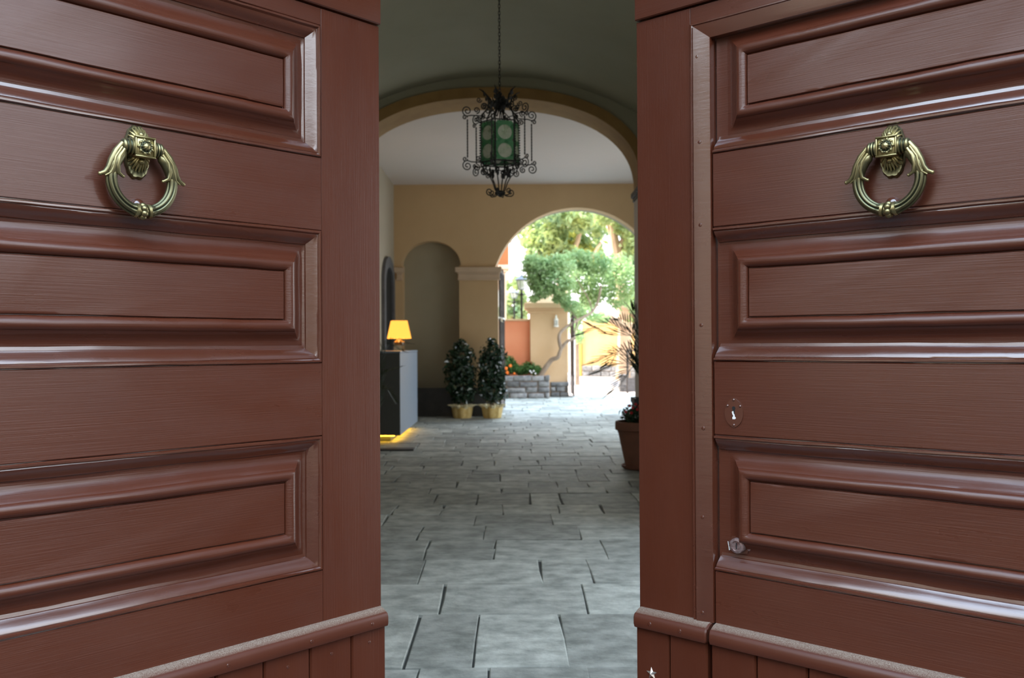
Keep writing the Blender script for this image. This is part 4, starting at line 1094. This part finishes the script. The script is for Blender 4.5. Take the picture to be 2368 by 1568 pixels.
# leaning tree
tb = B3(1246, 866, yb-.05); tree = empty('leaning_tree', (tb[0], tb[1], bz-.06))
tag(tree, 'small tree with a leaning bare trunk and bright green crown above the pillar', 'tree')
mb = MB()
def TP(px, py, Y): p = at(px, py, Y); return (p.x, Y, p.z)
trunk = [(tb[0], tb[1], bz-.08), TP(1262, 850, 24.10), TP(1276, 832, 24.10), TP(1290, 826, 24.05), TP(1298, 806, 24.05), TP(1312, 790, 24.05), TP(1330, 782, 24.10)]
branch(mb, trunk, (.075, .035), tree, 10)
branch(mb, [TP(1298, 808, 24.05), TP(1293, 785, 24.05), TP(1297, 768, 24.1), TP(1320, 750, 24.3), TP(1345, 735, 24.6), TP(1368, 722, 24.8), TP(1382, 700, 25.0), TP(1390, 660, 25.0)], (.05, .028), tree, 10)
branch(mb, [TP(1335, 742, 24.5), TP(1322, 722, 24.5), TP(1312, 708, 24.5), TP(1290, 705, 24.5), TP(1282, 690, 24.6), TP(1275, 650, 24.8)], (.028, .016), tree, 8)
branch(mb, [TP(1335, 744, 24.5), TP(1330, 765, 24.5), TP(1327, 780, 24.4)], (.028, .018), tree, 8)
branch(mb, [TP(1370, 720, 24.8), TP(1360, 690, 24.9), TP(1330, 640, 25.0)], (.022, .012), tree, 8)
mb.build('trunk', bark, tree)
cb = []
for px, py, rx, rz_, w in ((1230, 610, 22, 20, 2), (1245, 625, 36, 34, 4), (1238, 650, 18, 20, 1.5), (1290, 615, 40, 26, 4), (1335, 600, 36, 24, 3), (1380, 612, 40, 28, 4), (1425, 620, 40, 34, 4), (1455, 650, 30, 40, 3),
                          (1254, 670, 26, 20, 2.5), (1290, 655, 40, 28, 4), (1340, 650, 40, 34, 4), (1390, 655, 36, 36, 4), (1365, 690, 26, 18, 2), (1300, 690, 22, 14, 1.5), (1320, 705, 20, 14, 1.2), (1430, 690, 30, 24, 2), (1335, 720, 18, 14, .8), (1236, 690, 12, 8, .6)):
    Y = rnd.uniform(23.3, 23.95) if px < 1335 else rnd.uniform(24.4, 26.0); p = at(px, py, Y); s = Y/F; cb.append(((p.x, Y, p.z), (rx*s, .40, rz_*s), w))
foliage('foliage', cb, 9000, .060, leaf_t, tree, up=.5)
# gate leaves
def gate_leaf(name, label, p0, p1, z1, m_, solid=.8, extra=True):
    p0, p1 = Vector((*p0, 0)), Vector((*p1, 0)); L_ = (p1-p0).length
    r = empty(name, p0, atan2(p1.y-p0.y, p1.x-p0.x)); tag(r, label, 'gate', 'gate leaves')
    mb = MB(); 
    for a in (0, L_-.04): mb.cbox(a, a+.04, -.02, .02, .03, z1, .003)
    for z in (.06, solid, z1-.05): mb.cbox(.041, L_-.041, -.015, .015, z, z+.04, .003)
    mb.build('gate_frame', m_, r)
    mb = MB(); mb.box(.041, L_-.041, -.004, .004, .10, solid); mb.build('lower_panel', m_, r)
    n = int(L_/.11); b0 = None
    for k in range(1, n):
        mb = MB(); x = L_*k/n; mb.tube([(x, 0, solid+.04), (x, 0, z1+.03), (x, 0, z1+.08)], [.009, .009, .001], 6); mb.build('bar', m_, r)
    return r
g0 = at(1326, 800, 24.15)
gate_leaf('iron_gate', 'open brown iron gate leaf seen edge-on beside the sand-coloured pillar', (g0.x, 24.15), (g0.x+.03, 25.6), 2.15, iron_b, .5)
g1 = at(1449, 870, 25.4)
gate_leaf('iron_gate', 'open iron gate leaf at the right, behind the palm fronds', (g1.x, 25.3), (g1.x+.75, 26.5), 1.25, iron_b, .42)
g2 = at(1157, 700, 18.55)
gr = gate_leaf('iron_gate', 'tall narrow iron gate leaf folded against the left jamb of the garden arch', (g2.x-.012, 18.47), (g2.x+.06, 19.9), 2.95, iron_b, .5)
for zc_ in (.9, 1.5, 2.2, 2.6):
    mb = MB(); mb.tube(spiral((.30, 0, zc_), Vector((1, 0, 0)), Zv, .12, 1.4, 0), .008, 5); mb.tube(spiral((.9, 0, zc_), Vector((-1, 0, 0)), Zv, .12, 1.4, 0), .008, 5); mb.build('scroll', iron_b, gr)
# stone post behind right gate
sp_ = at(1442, 900, 27.0); m = MB(); zt_ = at(1442, 866, 27).z
post = empty('stone_post', (sp_.x, 27.0, -.01)); tag(post, 'low grey stone post beside the right gate leaf', 'post')
for k, (w, z0, z1) in enumerate(((.13, 0, .18), (.12, .182, .34), (.125, .342, .46), (.15, .462, zt_+.01))):
    mb = MB(); mb.cbox(-w, w, -w, w, z0, z1, .015); mb.build('stone_block', block_m, post)
# wall lantern on pillar
wz = at(1286, 756, PP-.06); wlamp = empty('wall_lantern', (wz.x, PP-.07, wz.z))
tag(wlamp, 'small white lantern fixed to the sand-coloured pillar', 'lantern')
k_ = (PP-.07)/F
mb = MB(); mb.lathe([(0, 0), (6*k_, 0), (6*k_, 2.5*k_), (4.8*k_, 3*k_), (0, 3*k_)], 10); mb.lathe([(5.6*k_, 15*k_), (5.9*k_, 16*k_), (3*k_, 21*k_), (2*k_, 22*k_), (2.4*k_, 25*k_), (.6*k_, 28*k_), (0, 29*k_)], 10)
for q in range(6):
    a = q*pi/3; mb.tube([(4.6*k_*cos(a), 4.6*k_*sin(a), 2.5*k_), (4.6*k_*cos(a), 4.6*k_*sin(a), 15.5*k_)], .5*k_, 5)
mb.box(-.02, .02, .02, .072, 8*k_, 12*k_); mb.build('casing', white_p, wlamp)
mb = MB(); mb.lathe([(4*k_, 3*k_), (4*k_, 15*k_)], 10); mb.build('glass', glass_c, wlamp)
# security camera / globe on the pier
cc = at(1163, 740, 18.30); cm = empty('security_camera', cc); tag(cm, 'small white camera on the left jamb of the garden arch', 'camera')
mb = MB(); mb.tube([(-.09, 0, .04), (-.04, 0, .04), (-.02, 0, .01)], .014, 8); mb.build('bracket', white_p, cm)
mb = MB(); mb.ball((.0, 0, 0), .045, 14); mb.build('housing', white_p, cm)
mb = MB(); mb.ball((.015, -.03, -.015), .024, 10); mb.build('lens', iron, cm)
# street lamps
def street_lamp(label, px, pyt, pyb, Y, ground=0):
    k = Y/F; top = at(px, pyt, Y); r = empty('street_lamp', (top.x, Y, ground)); tag(r, label, 'street lamp', 'garden lamps')
    hT = top.z-ground; hb = at(px, pyb, Y).z-ground; hh = hT-hb
    mb = MB(); mb.lathe([(0, 0), (.09, 0), (.09, .12), (.05, .16), (.035, .3), (.028, hb-.15), (.05, hb-.12), (.02, hb-.06), (.03, hb)], 12)
    mb.tube([(-.18, 0, hb-.10), (0, 0, hb-.16), (.18, 0, hb-.10)], .012, 6); mb.build('pole', iron, r)
    mb = MB(); w0, w1 = .085, .155
    for q in range(6):
        a = q*pi/3+.2; mb.tube([(w0*cos(a), w0*sin(a), hb), (w1*cos(a), w1*sin(a), hb+hh*.62)], .008, 5)
    mb.lathe([(w0+.01, hb-.005), (w0+.01, hb+.015), (0, hb+.015)], 6); mb.lathe([(w1+.03, hb+hh*.60), (w1+.04, hb+hh*.64), (w1*.55, hb+hh*.80), (w1*.4, hb+hh*.84), (w1*.2, hb+hh*.93), (0, hT)], 6)
    mb.build('lamp_head', mat('grey_blue_lamp_metal', (.10, .12, .14), .5), r)
    mb = MB(); mb.lathe([(w0-.008, hb+.01), (w1-.012, hb+hh*.6)], 6); mb.build('lamp_glass', glass_c, r)
street_lamp('taller garden lamp with a six-sided glass head left of the crown', 1206, 634, 670, 25.4)
street_lamp('lower garden lamp further back beside the garden arch jamb', 1189, 669, 690, 31.0)
# yellow garden wall at the far end, turned towards the sun
W0 = at(1346, 868, 40.3); W1 = Vector((W0.x+7.0, 40.3-5.0, 0))
fw = empty('yellow_wall', (W0.x, 40.3, -.01), atan2(W1.y-40.3, W1.x-W0.x)); tag(fw, 'sunlit pale yellow wall on a stone footing at the far end of the courtyard', 'garden wall')
hW = at(1400, 738, 39).z; mb = MB(); mb.cbox(0, 7.6, 0, .3, 0, hW, .02); mb.build('wall_face', yellow_w, fw)
mb = MB(); mb.cbox(-.32, .02, -.06, .36, 0, at(1340, 765, 40.3).z, .02); mb.build('end_pier', yellow_d, fw)
zf = at(1400, 846, 39).z
z = 0
for r in range(2):
    x = .05
    while x < 4.2:
        w = rnd.uniform(.3, .6); mb = MB(); mb.cbox(x+.01, x+w-.01, -.08-rnd.uniform(0, .03), .02, z+.01, z+zf/2-.01, .02); mb.build('stone_block', block_m, fw); x += w
    z += zf/2
# peach building seen at the left of the arch
bd = empty('peach_building', (at(1165, 700, 33).x-2.0, 34.0, -.01)); tag(bd, 'orange-plastered building with a pale column at the left of the garden arch', 'building')
T_ = Matrix.Translation((-bd.location.x, -bd.location.y, .01)); X1 = at(1176, 600, 33).x
mb = MB(); zcap = at(1165, 613, 33).z; mb.cbox(X1-4.5, X1, 33.1, 36, zcap, at(1170, 540, 33).z, .02, T_); mb.cbox(X1-4.5, X1+.12, 33.0, 36.1, at(1170, 540, 33).z, at(1170, 536, 33).z, .02, T_)
mb.cbox(X1-4.5, X1-.12, 33.3, 36, at(1165, 660, 33).z, zcap-.01, .02, T_); mb.build('wall', peach, bd)
mb = MB(); xc = at(1164, 630, 33).x
mb.cbox(xc-.2, X1+.03, 32.9, 33.4, zcap-.16, zcap, .02, T_); mb.cbox(xc-.14, X1-.04, 32.95, 33.35, zcap-.26, zcap-.165, .02, T_)
mb.cbox(xc-.10, X1-.09, 33.0, 33.29, 0, zcap-.265, .02, T_); mb.build('column', impost_m, bd)
# background trees
def tree_bg(label, base, trunks, blobs, n, size, lm_, bm, extra=None):
    r = empty('background_tree', base); tag(r, label, 'tree', 'trees beyond the courtyard')
    mb = MB()
    for pts, rr_ in trunks: branch(mb, pts, rr_, r, 8)
    mb.build('trunk', bm, r); foliage('foliage', blobs, n, size, lm_, r, up=.4)
    if extra: foliage('young_leaves', *extra, r, up=.4)
    return r
def BL(lst, Y0, Y1):
    out = []
    for px, py, rx, rz_, w in lst:
        Y = rnd.uniform(Y0, Y1); p = at(px, py, Y); s = Y/F; out.append(((p.x, Y, p.z), (rx*s, 1.0, rz_*s), w))
    return out
Y = 46
tree_bg('tall tree with loose green and yellow foliage filling the arch', (at(1300, 800, Y).x, Y, -.01),
        [([(at(1300, 800, Y).x, Y, -.1), TP(1300, 700, Y), TP(1295, 620, Y), TP(1275, 560, Y), TP(1262, 510, Y)], (.35, .12)), ([TP(1295, 620, Y), TP(1330, 570, Y), TP(1345, 520, Y)], (.2, .08)), ([TP(1295, 640, Y), TP(1260, 600, Y), TP(1235, 570, Y)], (.15, .06)),
         ([TP(1300, 660, Y), TP(1350, 620, Y), TP(1390, 560, Y)], (.15, .06))],
        BL([(1250, 520, 30, 26, 3), (1290, 500, 40, 26, 4), (1340, 510, 40, 26, 4), (1380, 520, 30, 30, 3), (1235, 560, 28, 28, 2.2), (1280, 550, 34, 30, 4), (1330, 560, 36, 30, 4), (1375, 575, 26, 30, 2), (1300, 590, 50, 24, 4), (1235, 590, 20, 20, 1.4), (1215, 545, 16, 26, .8), (1310, 470, 60, 30, 4), (1230, 480, 30, 26, 2)], 44, 48),
        2700, .21, leaf_b, bark_t, (BL([(1300, 560, 40, 30, 3), (1350, 590, 40, 30, 3), (1270, 570, 20, 20, 1.5), (1380, 600, 24, 20, 1), (1320, 530, 30, 20, 1)], 46.5, 48), 1000, .19, leaf_y))
Y = 36
tree_bg('large tan-trunked tree at the right of the garden arch', (at(1425, 800, Y).x, Y, -.01),
        [([(at(1440, 840, Y).x, Y, -.1), TP(1445, 760, Y), TP(1440, 700, Y), TP(1432, 640, Y), TP(1425, 580, Y), TP(1418, 530, Y), TP(1422, 480, Y)], (.30, .14)),
         ([TP(1425, 600, Y), TP(1440, 560, Y), TP(1455, 530, Y), TP(1462, 490, Y)], (.16, .10)), ([TP(1420, 560, Y), TP(1412, 540, Y), TP(1405, 520, Y)], (.1, .05)),
         ([TP(1470, 760, Y-1), TP(1440, 752, Y-1), TP(1410, 735, Y-1), TP(1385, 722, Y-1)], (.20, .10)), ([TP(1480, 740, Y-1), TP(1450, 715, Y-1), TP(1425, 705, Y-1), TP(1418, 690, Y-1)], (.13, .08))],
        BL([(1440, 520, 22, 26, 2), (1455, 570, 18, 26, 1.5), (1455, 610, 20, 22, 1.5), (1465, 540, 20, 40, 2), (1400, 500, 24, 16, 1.4), (1460, 470, 40, 26, 2), (1465, 700, 14, 30, 1), (1448, 740, 16, 20, 1)], 34.5, 37), 1900, .15, leaf_b, bark_t)
Y = 42
tree_bg('pale bushy tree behind the orange garden wall', (at(1185, 800, Y).x, Y, -.01),
        [([(at(1185, 800, Y).x, Y, -.1), TP(1183, 760, Y), TP(1180, 700, Y)], (.15, .06))],
        BL([(1172, 720, 20, 16, 2), (1200, 725, 18, 18, 2), (1175, 690, 14, 14, .8), (1205, 690, 14, 16, .8), (1168, 660, 10, 12, .4), (1195, 655, 12, 14, .5)], 41, 43), 1100, .17, leaf_b, bark_t)
Y = 31.5
tree_bg('yellow-green shrub tree between the pillar and the yellow wall', (at(1335, 800, Y).x, Y, -.01),
        [([(at(1335, 800, Y).x, Y, -.1), TP(1334, 760, Y), TP(1338, 720, Y)], (.08, .04))],
        BL([(1333, 735, 12, 20, 2), (1350, 715, 22, 18, 2), (1325, 760, 9, 18, 1), (1385, 735, 26, 10, 1.4), (1340, 780, 8, 14, .7)], 31, 32), 900, .11, leaf_t, bark)
